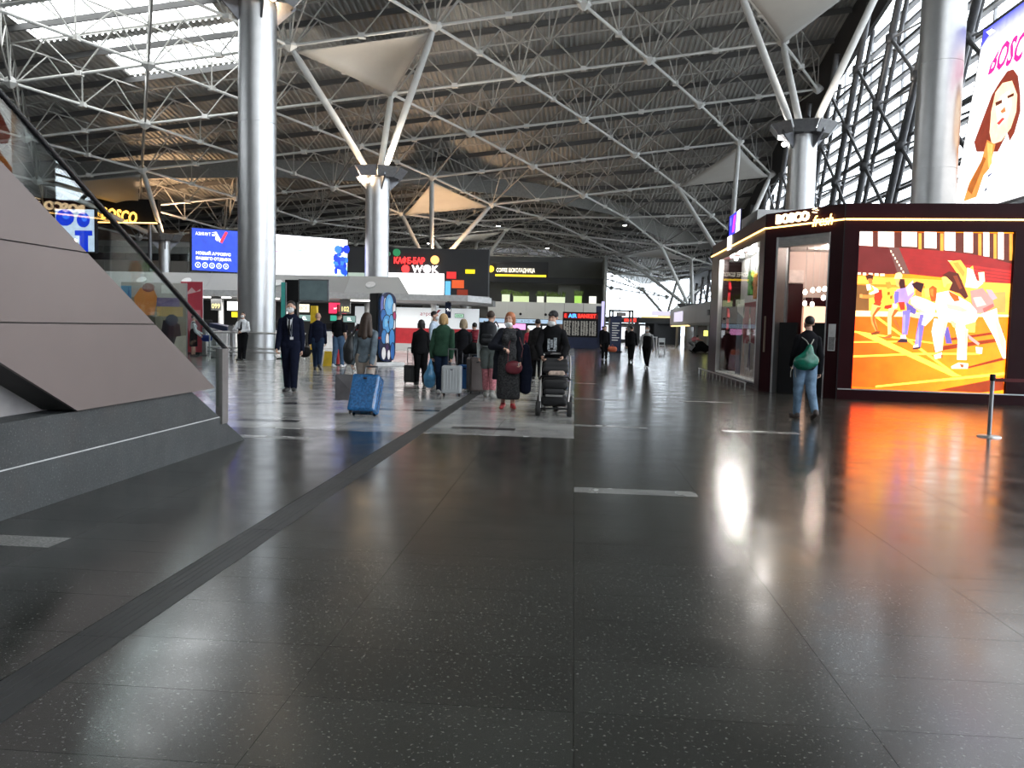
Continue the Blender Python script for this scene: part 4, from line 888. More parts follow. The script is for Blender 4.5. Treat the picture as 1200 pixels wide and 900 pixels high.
# picture plate sits on the -y side of the body
MB().prism([(ax, -.44, az) for ax, az in pan], (0, .12, 0)).build('picture_plate', mat('plate_blue', (.02, .10, .32), .3), t)
pp = [(hx('1a2048'), [((a_ + .31) / .62, (z_ - .15) / 2.44) for a_, z_ in pan])]
def oval(c_, cx, cz, rx, rz, k=.045): pp.append((hx('10122c'), ring(cx, cz, rx + k, rz + k * .3, 18))); pp.append((hx(c_), ring(cx, cz, rx, rz, 18)))
for a in (('6a78c8', .14, .80, .12, .15), ('f0f2f8', .30, .82, .08, .10), ('68b4ee', .56, .80, .27, .17), ('f0f0f4', .88, .76, .09, .09), ('3878c8', .2, .66, .16, .09), ('c04070', .90, .66, .08, .06), ('58a8e8', .42, .54, .26, .13), ('f4f4f8', .86, .54, .10, .07), ('68b4ee', .70, .56, .14, .12), ('4890d8', .25, .36, .16, .10), ('f0f0f8', .46, .32, .10, .09), ('4898e0', .75, .34, .16, .13), ('482858', .46, .20, .10, .06), ('f4f4f8', .24, .12, .13, .09), ('f0f0f8', .56, .10, .09, .07), ('3070c0', .80, .15, .12, .12)): oval(*a)
for a in (('202050', .5, .57, .06, .02), ('88cef8', .56, .84, .12, .08), ('88cef8', .36, .56, .10, .06)): pp.append((hx(a[0]), ring(*a[1:], 12)))
picture('picture', t, (-.31, -.442, .15), (1, 0, 0), (0, 0, 1), .62, 2.44, pp, screen_mat('totem_light', .75), world=False)
# airline back wall
t = thing('airline_wall', 'white back wall with a red base and small airline mark behind the queue', 'wall panel', (-9.3, 48, 0), kind='thing')
box('panel', mat('lit_white_panel', (.7, .72, .74), .4, 0, (1, .03), emit=(.8, .86, .9), estr=.42), t, (0, 0, 1.9), (7.4, .12, 1.2)); box('red_base', red_p, t, (0, -.02, .84), (7.4, .14, .92)); box('plinth', paleg, t, (0, -.1, .19), (7.4, .5, .38))
text('airline_letters', 'аэро', .3, red_p, (.2, -.07, 2.05), (1, 0, 0), parent=t, ext=.004, world=False); MB().prism([(.95, -.07, 1.98), (1.05, -.07, 1.98), (1.45, -.07, 2.4), (1.3, -.07, 2.4)], (0, -.02, 0)).build('airline_mark', red_p, t)
lit('exit_sign', 'small green EXIT sign on the white airline wall', -7.0, -6.5, 1.98, 2.18, 47.8, (.45, .75, .55), .8, 'EXIT', mat('ink_green', (.0, .15, .05), .5), .16)
t = thing('gate_sign', 'navy hanging sign with white arrows under the canopy end', 'sign', (-6.6, 42.6, 1.87), kind='thing'); box('panel', navy_p, t, (0, 0, .42), (.3, .08, .82)); box('hanger', steel_d, t, (0, 0, .85), (.1, .05, .1)); text('symbols', '↑i', .22, tw, (0, -.045, .35), (1, 0, 0), parent=t, ext=.003, align='CENTER', world=False)
t = thing('green_disc_sign', 'round green lit sign high above the bar front', 'sign', (-13.4, 60.9, 6.85), kind='thing'); MB().lathe([(.28, -.05), (.28, .05)], 20, (0, 0, 0), 'y').build('disc', emis('disc_green', (.04, .35, .14), .7), t); MB().tube((0, .03, 0), (0, .12, 0), .05, 6).build('mount', steel_d, t)
t = thing('pale_disc_sign', 'smaller pale green disc beside the round green sign', 'sign', (-14.0, 60.9, 6.75), kind='thing'); MB().lathe([(.15, -.04), (.15, .04)], 16, (0, 0, 0), 'y').build('disc', emis('disc_pale', (.15, .4, .25), .5), t); MB().tube((0, .03, 0), (0, .12, 0), .05, 6).build('mount', steel_d, t)

# ------------------------------------------------------------------ left galleries
gl = thing('cafe_gallery', 'dark upper cafe gallery with white band and orange lit name beyond the handrail', 'gallery', (-38, 68, 0), kind='thing')
MB().bx(-47.5, -29.2, 68, 81.6, 4.1, 4.78).build('floor_slab', greywall, gl, True)
for i in range(5): MB().bx(-47.5 + 3.66 * i, -47.5 + 3.65 * (i + 1), 67.7, 68, 3.56, 6.41).build('parapet_panel', greywall, gl, True)
for i in range(6): MB().bx(-47.5 + 3.05 * i, -47.5 + 3.03 * (i + 1), 67.8, 67.85, 6.41, 7.6).build('glass_rail', glass_mat('gallery_glass', (.85, .88, .88), .12, .03, .5), gl, True)
MB().bx(-47.5, -29.2, 77.5, 78, 4.78, 8.6).build('back_wall', darkwall, gl, True)
MB().bx(-47.5, -32.6, 73.4, 73.7, 7.5, 8.6).build('white_band', cream, gl, True); MB().bx(-47.5, -31.3, 72.9, 76.2, 8.6, 9.6).build('soffit', mat('soffit_brown', (.22, .17, .13), .6), gl, True)
MB().bx(-43.5, -33.2, 63.4, 63.9, 9.0, 10.9).build('sign_board', black, gl, True)
for x in (-42.8, -34.): MB().tube((x, 63.7, 0), (x, 63.7, 9.), .15, 8).build('sign_post', steel_d, gl, True)
text('sign_letters', '✽BOSCO', 1.3, emis('sign_orange', (1., .5, .08), 3.2), (-38.5, 63.3, 9.45), (1, 0, -.14), (.14, 0, 1), gl, .04, bold=.025, sx=.68)
MB().bx(-43.5, -33.2, 63.2, 63.36, 9.0, 9.07).build('neon_tube', neon, gl, True)
MB().bx(-47.5, -29.2, 76.2, 81.6, 0, 4.1).build('ground_storey', darkwall, gl, True)
for i, (x, c) in enumerate(((-46.5, 'd8d0b0'), (-43, 'c0c8d0'), (-40, 'e0d8c0'), (-36.5, 'd0d8e0'), (-33, 'e8d8b0'))): MB().bx(x, x + 2.4, 75.9, 76.1, .4, 3.0).build('lit_window', emis('gallery_lit_%d' % i, hx(c), 1.0), gl, True)
tag(picture('reflection_panel', None, (-25.0, 38, 4.6), (1, 0, 0), (0, 0, 1), 1.95, 2.0, [(hx('c8d8f0'), rect(0, 0, 1, 1)), (hx('0838d8'), ring(.25, .8, .24, .2, 14)), (hx('0838d8'), ring(.72, .75, .17, .18, 14)), (hx('0838d8'), rect(.5, .38, .95, .5)), (hx('0838d8'), rect(.62, 0, .84, .4)), (hx('3a78ff'), ring(.75, .8, .08, .09, 10)), (hx('3a78ff'), ring(.28, .84, .1, .08, 10))], screen_mat('reflection_panel_light', 1.3)), 'blue and white glowing panel added for the reflection in the stair glass', 'screen', kind='thing')  # glowing panel added in place of a screen's reflection in the stair glass
o = bpy.data.objects['reflection_panel']; box('housing', black, o, (-24.02, 38.12, 5.6), (2.05, .2, 2.1)); MB().tube((-24, 38.15, 0), (-24, 38.15, 5), .08, 8).build('pole', steel_d, o)  # case and pole only carry the added reflection panel
pw = thing('poster_wall', 'poster wall with orange and dark clad figures seen through the stair glass', 'poster', (-15.5, 30.2, 0), kind='thing')
MB().bx(-17.5, -14.9, 30.6, 30.7, 0, 2.85).build('board', greywall, pw, True)
picture('print', pw, (-17.5, 30.59, 0), (1, 0, 0), (0, 0, 1), 2.6, 2.85, [(hx('8a8474'), rect(0, 0, 1, 1)), (hx('b8b4ac'), rect(0, .8, 1, 1)), (hx('5a9ac0'), rect(0, .55, .16, .95)), (hx('2a6aa0'), [(.04, .5), (.2, .5), (.12, .95)]), (hx('d88840'), [(.22, .55), (.5, .52), (.56, .8), (.5, .92), (.3, .93), (.2, .8)]), (hx('6a2c18'), ring(.42, .93, .1, .06, 10)), (hx('c0a060'), rect(.55, .55, .95, .68)), (hx('7a6a90'), rect(.55, .68, .9, .8)), (hx('5a5648'), [(.25, .25), (.55, .2), (.52, .56), (.28, .56)]), (hx('241820'), [(.56, .1), (.95, .05), (.9, .45), (.65, .5)]), (hx('3a4050'), ring(.78, .5, .1, .08, 10)), (hx('e0e0d8'), rect(.62, .86, .8, .97)), (hx('c8c0b0'), [(.75, 0), (1, 0), (1, .3), (.85, .28)])], PR)
rb = thing('red_banner', 'tall rose red banner stand next to the sign 099', 'banner', (-16.0, 33.4, 0), kind='thing')
MB().bx(-16.5, -15.55, 33.4, 33.44, .1, 3.05).build('board', white_m, rb, True); picture('print', rb, (-16.5, 33.39, .1), (1, 0, 0), (0, 0, 1), .95, 2.95, [(hx('d04858'), rect(0, 0, 1, 1)), (hx('f0c8c8'), [(.3, .85), (.5, .92), (.7, .86), (.9, .9), (.9, .87), (.3, .82)]), (hx('e08890'), rect(.1, .3, .9, .6)), (hx('b02838'), [(0, 0), (.5, 0), (.3, .4), (0, .5)])], PR); MB().bx(-16.4, -15.65, 33.3, 33.6, 0, .1).build('foot', black, rb, True)

# ------------------------------------------------------------------ bar front and food court far behind
bf = thing('bar_facade', 'far bar front with red letters over white lit windows', 'bar', (-13, 60, 3), kind='thing')
MB().bx(-19, -6.5, 61, 62, 3.4, 7.2).build('wall', darkwall, bf, True); MB().bx(-15.6, -9.8, 60.9, 61, 3.6, 5.35).build('lit_front', emis('bar_white', (1, .95, .96), 2.2), bf, True); MB().bx(-17.4, -15.8, 60.9, 61, 3.9, 5.3).build('lit_front', emis('bar_pale_green', (.6, .72, .62), .7), bf, True)
text('red_letters', 'КАФЕ-БАР', .62, emis('bar_red', (1., .04, .04), 2.6), (-13.6, 60.85, 6.05), (1, 0, 0), parent=bf, ext=.03, bold=.02, sx=.75); text('white_letters', 'W●K', .75, emis('bar_letter_white', (1, .9, .9), 2.6), (-12.2, 60.85, 5.4), (1, 0, 0), parent=bf, ext=.03, bold=.02)
MB().lathe([(.3, -.03), (.3, .03)], 16, (-12.7, 60.85, 5.65), 'y').build('red_disc', emis('bar_red', (1., .04, .04), 2.6), bf, True); MB().lathe([(.32, -.03), (.32, .03)], 16, (-10.5, 60.85, 6.35), 'y').build('orange_disc', emis('bar_orange', (1., .5, .15), 2.2), bf, True)
MB().bx(-19, -6, 60, 62, 3.0, 3.4).build('slab', greywall, bf, True); MB().bx(-19, -13.2, 61.5, 62, 0, 3.).build('lower_wall', darkwall, bf, True)
for k, (x0, x1, z0, z1, c) in enumerate(((-9.6, -8.9, 5.0, 5.5, 'd03030'), (-9.2, -8.3, 4.3, 4.9, 'c05028'), (-8.2, -7.5, 5.4, 5.7, 'e8d020'), (-9.7, -9.3, 3.7, 4.8, '60a8d0'), (-8.8, -8.0, 3.6, 4.2, '702818'))): MB().bx(x0, x1, 60.9, 60.98, z0, z1).build('menu_panel', emis('menu_%d' % k, hx(c), 1.6), bf, True)
fc = thing('food_court_gallery', 'far cream gallery wall with plants and lit boxes along its top', 'gallery', (-3, 86, 0), kind='thing')
for i in range(6): MB().bx(-9 + 1.98 * i, -9 + 1.97 * (i + 1), 85, 85.2, 2.3, 4.15).build('parapet_panel', cream, fc, True)
MB().bx(-9, 2.9, 85.2, 94, 2.2, 2.5).build('floor_slab', greywall, fc, True); MB().bx(-14, 3.2, 92, 92.3, 2.5, 9.4).build('back_wall', mat('gallery_back', (.13, .13, .12), .6, 0, (.3, .2)), fc, True); MB().bx(2.9, 3.2, 85, 92.3, 0, 9).build('end_wall', mat('gallery_end', (.18, .19, .18), .6), fc, True)
MB().bx(-14, 3, 88, 88.4, 6.3, 6.9).build('bulkhead', darkwall, fc, True); MB().bx(-13, -3, 89, 89.3, 6.9, 8.6).build('sign_wall', darkwall, fc, True); MB().bx(-1.9, .5, 90, 90.3, 4.2, 6.2).build('pale_bay', greywall, fc, True)
text('sign_letters', 'COFFEE ШОКОЛАДНИЦА', .62, emis('sign_cream', (1, .93, .75), 2.4), (-8.6, 88.9, 7.45), (1, 0, 0), parent=fc, ext=.02, sx=.56); MB().bx(-8.7, -3.2, 88.88, 88.96, 7.0, 7.2).build('yellow_line', emis('sign_yellow_line', (1., .65, .03), 2.2), fc, True); MB().lathe([(.35, -.03), (.35, .03)], 16, (-9.2, 88.85, 7.75), 'y').build('yellow_disc', emis('sign_yellow_line', (1., .65, .03), 2.2), fc, True)
for x in (-7.2, -4.6): MB().lathe([(.14, -.03), (.14, .03)], 10, (x + 1.6, 84.95, 2.9), 'y').build('speaker', black, fc, True)
box_c = ['dfe6c8', 'cfe0a8', 'e8ecd8', 'd8e4c0', 'a8d860', 'f4f4ec']
leaf = mat('planter_leaf', (.10, .16, .03), .7, 0, (30, .5))
random.seed(3)
for k, (x, w, z) in enumerate(((-7.2, .8, .75), (-5.6, 1.6, .6), (-3.6, .7, .62), (-2.0, 1.9, .6), (.3, .75, .75), (1.8, .75, .75))):
    t = thing('planter_box', ['leftmost lit planter on the cream gallery wall', 'long lit planter second along the cream gallery wall', 'small lit planter third along the cream gallery wall', 'longest lit planter, in the middle of the gallery wall', 'lime green lit planter on the gallery wall', 'white lit planter at the end of the gallery wall'][k], 'planter', (x, 85.4, 4.15), kind='thing')
    box('box', emis('planter_%d' % k, hx(box_c[k]), 1.0), t, (0, 0, z / 2), (w, .4, z)); m = MB()
    for i in range(40):
        c = Vector((random.uniform(-w / 2, w / 2), random.uniform(-.2, .2), z)); d = Vector((random.uniform(-.3, .3), random.uniform(-.2, .2), random.uniform(.2, .7))); s = Vector((.08, 0, .03)); m.quad(c - s, c + s, c + d * .6 + s, c + d)
    if k < 5: tag(m.build('leaves', leaf, t), kind='stuff')
lit('blue_header', 'long pale blue lit header sign over the far counters', -9.0, -.9, 1.92, 2.3, 77.55, (.45, .62, .8), .9, '↑ A B C   → 1-12   WC', ink_b, .3)
for k, (x0, x1, c, l) in enumerate(((-8.6, -6.4, (1, .9, .98), 'white lit screen over the far counter behind the tall backpack man'), (-6.2, -4.6, (.9, .35, .7), 'pink lit screen over the far counter'), (-4.4, -3.2, (.9, .95, 1), 'second white lit screen, beyond the pink one'), (-3., -1.9, (.95, .97, .97), 'last white lit screen over the far counter'))): lit('counter_screen', l, x0, x1, 1.3 if k < 2 else 1.0, 1.85 if k < 2 else 1.7, 77.58, c, 1.5, cat='screen')
lit('teal_screen', 'teal lit screen below the pink one', -8.7, -5.6, .8, 1.2, 77.6, (.15, .6, .65), 1.2, cat='screen')
t = thing('far_counter', 'long dark counter below the lit screens far behind', 'counter', (-5, 78.4, 0), kind='thing'); box('body', darkwall, t, (0, 0, .5), (8, .6, 1.)); box('worktop', greywall, t, (0, -.05, 1.02), (8.1, .75, .05)); box('screen_wall', darkwall, t, (-.6, -.68, 1.18), (8.4, .1, 2.34)); box('back_panel', mat('counter_brown', (.20, .13, .10), .6), t, (2.6, 4., 1.2), (3.0, .2, 2.0))
db = thing('departure_board', 'departure board with red and blue lit heading above rows of times', 'board', (.45, 64, 0), kind='thing')
box('frame', black, db, (0, .12, 1.62), (2.75, .2, 2.35)); box('base', navy_p, db, (0, .1, .42), (2.7, .5, .84)); m = MB(); random.seed(5)
for c in range(4):
    for r in range(22):
        x = -1.28 + .66 * c; z = 2.08 - .052 * r
        for k in range(3):
            w = random.uniform(.08, .17); m.bx(x + .2 * k, x + .2 * k + w, .0, .012, z, z + .026)
tag(m.build('text_rows', emis('row_white', (.6, .58, .52), .55), db), kind='stuff'); box('header', mat('header_dark', (.05, .005, .006), .5, emit=(.16, .0, .0), estr=.5), db, (0, 0, 2.5), (2.7, .06, .44))
text('header_red', 'E', .42, emis('led_red', (1, .03, .02), 3.), (-1.25, -.035, 2.36), parent=db, ext=.004, world=False); text('header_blue', 'AIR', .42, emis('led_blue', (.05, .35, 1.), 3.), (-.93, -.035, 2.36), parent=db, ext=.004, world=False, bold=.008); text('header_red', 'BANKET', .42, emis('led_red', (1, .03, .02), 3.), (-.2, -.035, 2.36), parent=db, ext=.004, world=False, sx=.88, bold=.008)
# security gate and shopfronts below the end window
sgm = mat('gate_grey', (.16, .16, .16), .5, .3)
t = thing('portal_frame', 'tall grey portal frame standing below the bright end window', 'gate', (4.6, 84, 0), kind='thing')
for x in (-1.05, -.75, .95, 1.25): box('post', sgm, t, (x, 0, 1.75), (.2, .35, 3.5))
for z in (1.9, 2.75, 3.45): box('crossbar', sgm, t, (.1, 0, z), (2.5, .35, .2))
box('sign_box', mat('gate_sign', (.2, .19, .19), .5), t, (.1, -.1, 3.1), (1.0, .2, .4)); box('side_block', sgm, t, (1.1, .1, 1.), (.7, .4, 2.0))
t = thing('info_totem', 'dark information totem with pale lines beside the person with an orange bag', 'totem', (2.75, 55, 0), kind='thing'); box('body', navy_p, t, (0, 0, 1.2), (.75, .2, 2.4)); m = MB()
for r in range(8): m.bx(-.25, -.25 + .1 * (5 - r % 3), -.112, -.1, 1.9 - .16 * r, 1.95 - .16 * r)
tag(m.build('text_rows', emis('row_grey', (.5, .5, .5), .8), t), kind='stuff'); box('plinth', black, t, (0, 0, .04), (.9, .4, .08))
t = thing('glow_column', 'slim violet lit advertising column by the departure board', 'column', (2.3, 68, 0), kind='thing'); box('light', emis('violet_glow', (.45, .42, .75), 1.6), t, (0, 0, 2.5), (.22, .2, 2.6)); box('back', navy_p, t, (-.3, .1, 1.7), (.5, .3, 3.4)); box('foot', black, t, (0, 0, .6), (.3, .3, 1.2))
fs = thing('far_shopfronts', 'row of dark far shopfronts with lit fascias under the end window', 'shopfront', (9, 100, 0), kind='thing')
MB().bx(3.2, 13, 100, 101, 2.4, 3.1).build('fascia', darkwall, fs, True); MB().bx(8.0, 13, 99.9, 100, 3.1, 3.3).build('lit_edge', emis('edge_amber', (1., .72, .3), 1.8), fs, True); MB().bx(9.2, 12.6, 99.9, 100, 3.35, 3.9).build('pale_sign', emis('edge_violet', (.7, .65, .8), 1.1), fs, True)
MB().bx(6.0, 7.4, 99.9, 100, 2.55, 2.95).build('red_sign', emis('led_red', (1, .03, .02), 3.), fs, True)
for x in (3.4, 5.2, 7.5, 9.8, 12.6): MB().bx(x - .2, x + .2, 100, 100.5, 0, 2.4).build('pier', darkwall, fs, True)
for x in (3.7, 5.6, 8.): MB().bx(x, x + 1.1, 101, 101.1, .4, 2.1).build('lit_bay', emis('bay_white', (.9, .92, .95), 1.2), fs, True)
MB().bx(8.6, 12.4, 100.8, 101, 0, 2.4).build('back_wall', darkwall, fs, True); MB().bx(3.2, 13, 104, 104.2, 0, 2.4).build('back_wall', darkwall, fs, True)
sr = thing('side_shops', 'grey fascia of the shops along the runway side beyond the shop corner', 'shopfront', (10, 62, 0), kind='thing')
for i in range(5): MB().bx(9.6, 9.8, 54 + 6 * i, 59.96 + 6 * i, 2.2, 3.7).build('fascia_panel', paleg, sr, True)
MB().bx(9.6, 15.5, 54, 84, 2.0, 2.2).build('canopy_slab', greywall, sr, True); MB().bx(9.5, 9.7, 70, 82, 1.95, 2.05).build('lit_edge', emis('edge_amber', (1., .72, .3), 1.8), sr, True)
for i in range(3): MB().bx(9.55, 9.6, 55.2 + 2.2 * i, 56. + 2.2 * i, 2.7, 3.1).build('speaker', black, sr, True)
MB().bx(12.0, 12.2, 54, 84, 0, 2.0).build('shop_wall', mat('shop_wall_grey', (.18, .18, .18), .5), sr, True)
for i in range(5): MB().bx(9.75, 9.95, 55 + 6.2 * i, 55.2 + 6.2 * i, 0, 2.).build('pier', paleg, sr, True)
for i in range(3): MB().bx(11.9, 11.98, 57 + 5 * i, 59.5 + 5 * i, .4, 1.7).build('lit_bay', emis('side_bay_%d' % i, (.8, .85, .7), .9), sr, True)
MB().bx(9.52, 9.58, 74, 80, 2.4, 3.3).build('violet_screen', emis('edge_violet', (.7, .65, .8), 1.1), sr, True)
t = thing('grey_kiosk', 'pale grey kiosk block beside the shop corner', 'kiosk', (8.55, 44, 0), kind='thing'); box('upper_block', paleg, t, (.3, 0, 2.5), (1.1, 1.4, 1.3)); box('post', paleg, t, (-.1, 0, .95), (.25, .25, 1.9)); box('post', paleg, t, (.75, 0, .95), (.25, .25, 1.9))
for k in (-.05, .45): box('vent', black, t, (k, -.71, 2.4), (.16, .03, .2))
t = thing('bar_table', 'white high table with stools on the far floor', 'table', (5.2, 58, 0), kind='thing'); box('tabletop', white_m, t, (0, 0, 1.05), (1.2, .5, .05))
for x in (-.55, .55):
    for y in (-.2, .2): MB().tube((x, y, 0), (x, y, 1.04), .03, 6).build('leg', white_m, t)
t = thing('white_chair', 'white tubular chair beside the far high table', 'chair', (6.1, 57.6, 0), kind='thing'); box('seat', white_m, t, (0, 0, .5), (.45, .45, .05)); box('backrest', white_m, t, (0, .2, .85), (.45, .04, .3))
for x in (-.2, .2):
    for y in (-.2, .2): MB().tube((x, y, 0), (x, y, .95 if y > 0 else .5), .025, 6).build('leg', white_m, t)
lit('exit_glow', 'small yellow lit box under the side shop fascia', 9.3, 9.6, 1.2, 1.6, 60, (.9, .9, .2), 1.6)

# ------------------------------------------------------------------ figures: one smooth skin per body, grown from a distance field
def surfnet(F, org, h):
    ins = F < 0; nx, ny, nz = F.shape
    cor = [(i, j, k) for i in (0, 1) for j in (0, 1) for k in (0, 1)]
    sl = lambda A, c: A[c[0]:nx - 1 + c[0], c[1]:ny - 1 + c[1], c[2]:nz - 1 + c[2]]
    cnt = sum(sl(ins, c).astype(np.int8) for c in cor); mixed = (cnt > 0) & (cnt < 8)
    I, J, K = np.nonzero(mixed)
    if len(I) == 0: return np.zeros((0, 3)), []
    P = np.zeros((len(I), 3)); n = np.zeros(len(I))
    for a in range(8):
        for b in range(a + 1, 8):
            ca, cb = cor[a], cor[b]
            if sum(abs(x - y) for x, y in zip(ca, cb)) != 1: continue
            fa = F[I + ca[0], J + ca[1], K + ca[2]]; fb = F[I + cb[0], J + cb[1], K + cb[2]]
            x = (fa < 0) != (fb < 0); t = np.where(x, fa / np.where(x, fa - fb, 1), 0)
            for d in range(3): P[:, d] += np.where(x, ca[d] + t * (cb[d] - ca[d]), 0)
            n += x
    P = P / n[:, None] + np.stack([I, J, K], 1); V = P * h + org
    idx = -np.ones(mixed.shape, int); idx[I, J, K] = np.arange(len(I)); faces = []
    for ax in range(3):
        s0 = [slice(1, -1)] * 3; s0[ax] = slice(0, -1); s1 = [slice(1, -1)] * 3; s1[ax] = slice(1, None)
        A, B_ = ins[tuple(s0)], ins[tuple(s1)]; X = np.nonzero(A != B_)
        if len(X[0]) == 0: continue
        base = [X[0] + 1, X[1] + 1, X[2] + 1]; base[ax] = X[ax]
        o1, o2 = [(1, 2), (2, 0), (0, 1)][ax]
        def cell(d1, d2):
            c = [b.copy() for b in base]; c[o1] -= d1; c[o2] -= d2; return idx[c[0], c[1], c[2]]
        q = np.stack([cell(1, 1), cell(0, 1), cell(0, 0), cell(1, 0)], 1); fl_ = ~A[X]
        q[fl_] = q[fl_][:, ::-1]; faces.append(q[(q >= 0).all(1)])
    return V, np.concatenate(faces).tolist() if faces else []
class SDF:
    """rounded cones and ellipsoids joined smoothly"""
    def __init__(s, k=.02): s.p = []; s.k = k; s.cut = []
    def c(s, a, b, ra, rb=None, sc=(1, 1, 1), sub=False): s.p.append(('c', np.array(a, float), np.array(b, float), ra, ra if rb is None else rb, np.array(sc, float), sub)); return s
    def e(s, c, r, sub=False): s.p.append(('e', np.array(c, float), np.array(r, float), sub)); return s
    def chain(s, pts, rs, sc=(1, 1, 1)):
        for i in range(len(pts) - 1): s.c(pts[i], pts[i + 1], rs[i], rs[i + 1], sc)
        return s
    def mesh(s, h):
        lo = np.full(3, 1e9); hi = -lo
        for p in s.p:
            if p[-1]: continue
            if p[0] == 'c':
                R = max(p[3], p[4]) / p[5].min() + .02; lo = np.minimum(lo, np.minimum(p[1], p[2]) - R); hi = np.maximum(hi, np.maximum(p[1], p[2]) + R)
            else: lo = np.minimum(lo, p[1] - p[2] - .02); hi = np.maximum(hi, p[1] + p[2] + .02)
        n = np.ceil((hi - lo) / h).astype(int) + 2; F = np.full(n, .3, np.float32); ax = [lo[d] + h * np.arange(n[d]) for d in range(3)]
        for p in s.p:
            if p[0] == 'c': R = max(p[3], p[4]) / p[5].min() + .09; a0, a1 = np.minimum(p[1], p[2]) - R, np.maximum(p[1], p[2]) + R
            else: a0, a1 = p[1] - p[2] - .08, p[1] + p[2] + .08
            i0 = np.clip(np.floor((a0 - lo) / h).astype(int), 0, n); i1 = np.clip(np.ceil((a1 - lo) / h).astype(int) + 1, 0, n); sl_ = tuple(slice(a, b) for a, b in zip(i0, i1))
            X, Y, Z = np.meshgrid(*[ax[d][sl_[d]] for d in range(3)], indexing='ij'); Q_ = np.stack([X, Y, Z], -1)
            if p[0] == 'c':
                v = (Q_ - p[1]) * p[5]; sg_ = (p[2] - p[1]) * p[5]; L = max(sg_ @ sg_, 1e-9); t = np.clip(v @ sg_ / L, 0, 1); d = np.linalg.norm(v - t[..., None] * sg_, axis=-1) - (p[3] + t * (p[4] - p[3]))
            else: d = (np.linalg.norm((Q_ - p[1]) / p[2], axis=-1) - 1) * p[2].min()
            f = F[sl_]
            if p[-1]: F[sl_] = np.maximum(f, -d)
            else:
                k = s.k; hh = np.maximum(k - np.abs(f - d), 0) / k; F[sl_] = np.minimum(f, d) - hh * hh * k * .25
        for pt, nn in s.cut:
            X, Y, Z = np.meshgrid(*ax, indexing='ij'); F = np.maximum(F, (X - pt[0]) * nn[0] + (Y - pt[1]) * nn[1] + (Z - pt[2]) * nn[2])
        F[0], F[-1], F[:, 0], F[:, -1], F[:, :, 0], F[:, :, -1] = .1, .1, .1, .1, .1, .1
        return surfnet(F, lo, h)
def grow(name, sdfs, m, parent):
    vs = []; fs = []
    for sd, h in sdfs:
        v, f = sd.mesh(h); o = len(vs); vs += [tuple(x) for x in v]; fs += [tuple(i + o for i in q_) for q_ in f]
    me = bpy.data.meshes.new(name); me.from_pydata(vs, [], fs); me.materials.append(m); me.polygons.foreach_set('use_smooth', [True] * len(me.polygons)); me.update()
    return finish(bpy.data.objects.new(name, me), parent)
def cloth(n_, col, rough=.85, noise=(14., .16), bump=(45, .35, .01)): return mat('cloth_' + n_, col, rough, 0, noise, bump=bump, spec=.06)
nv = lambda v: v / (np.linalg.norm(v) + 1e-9)
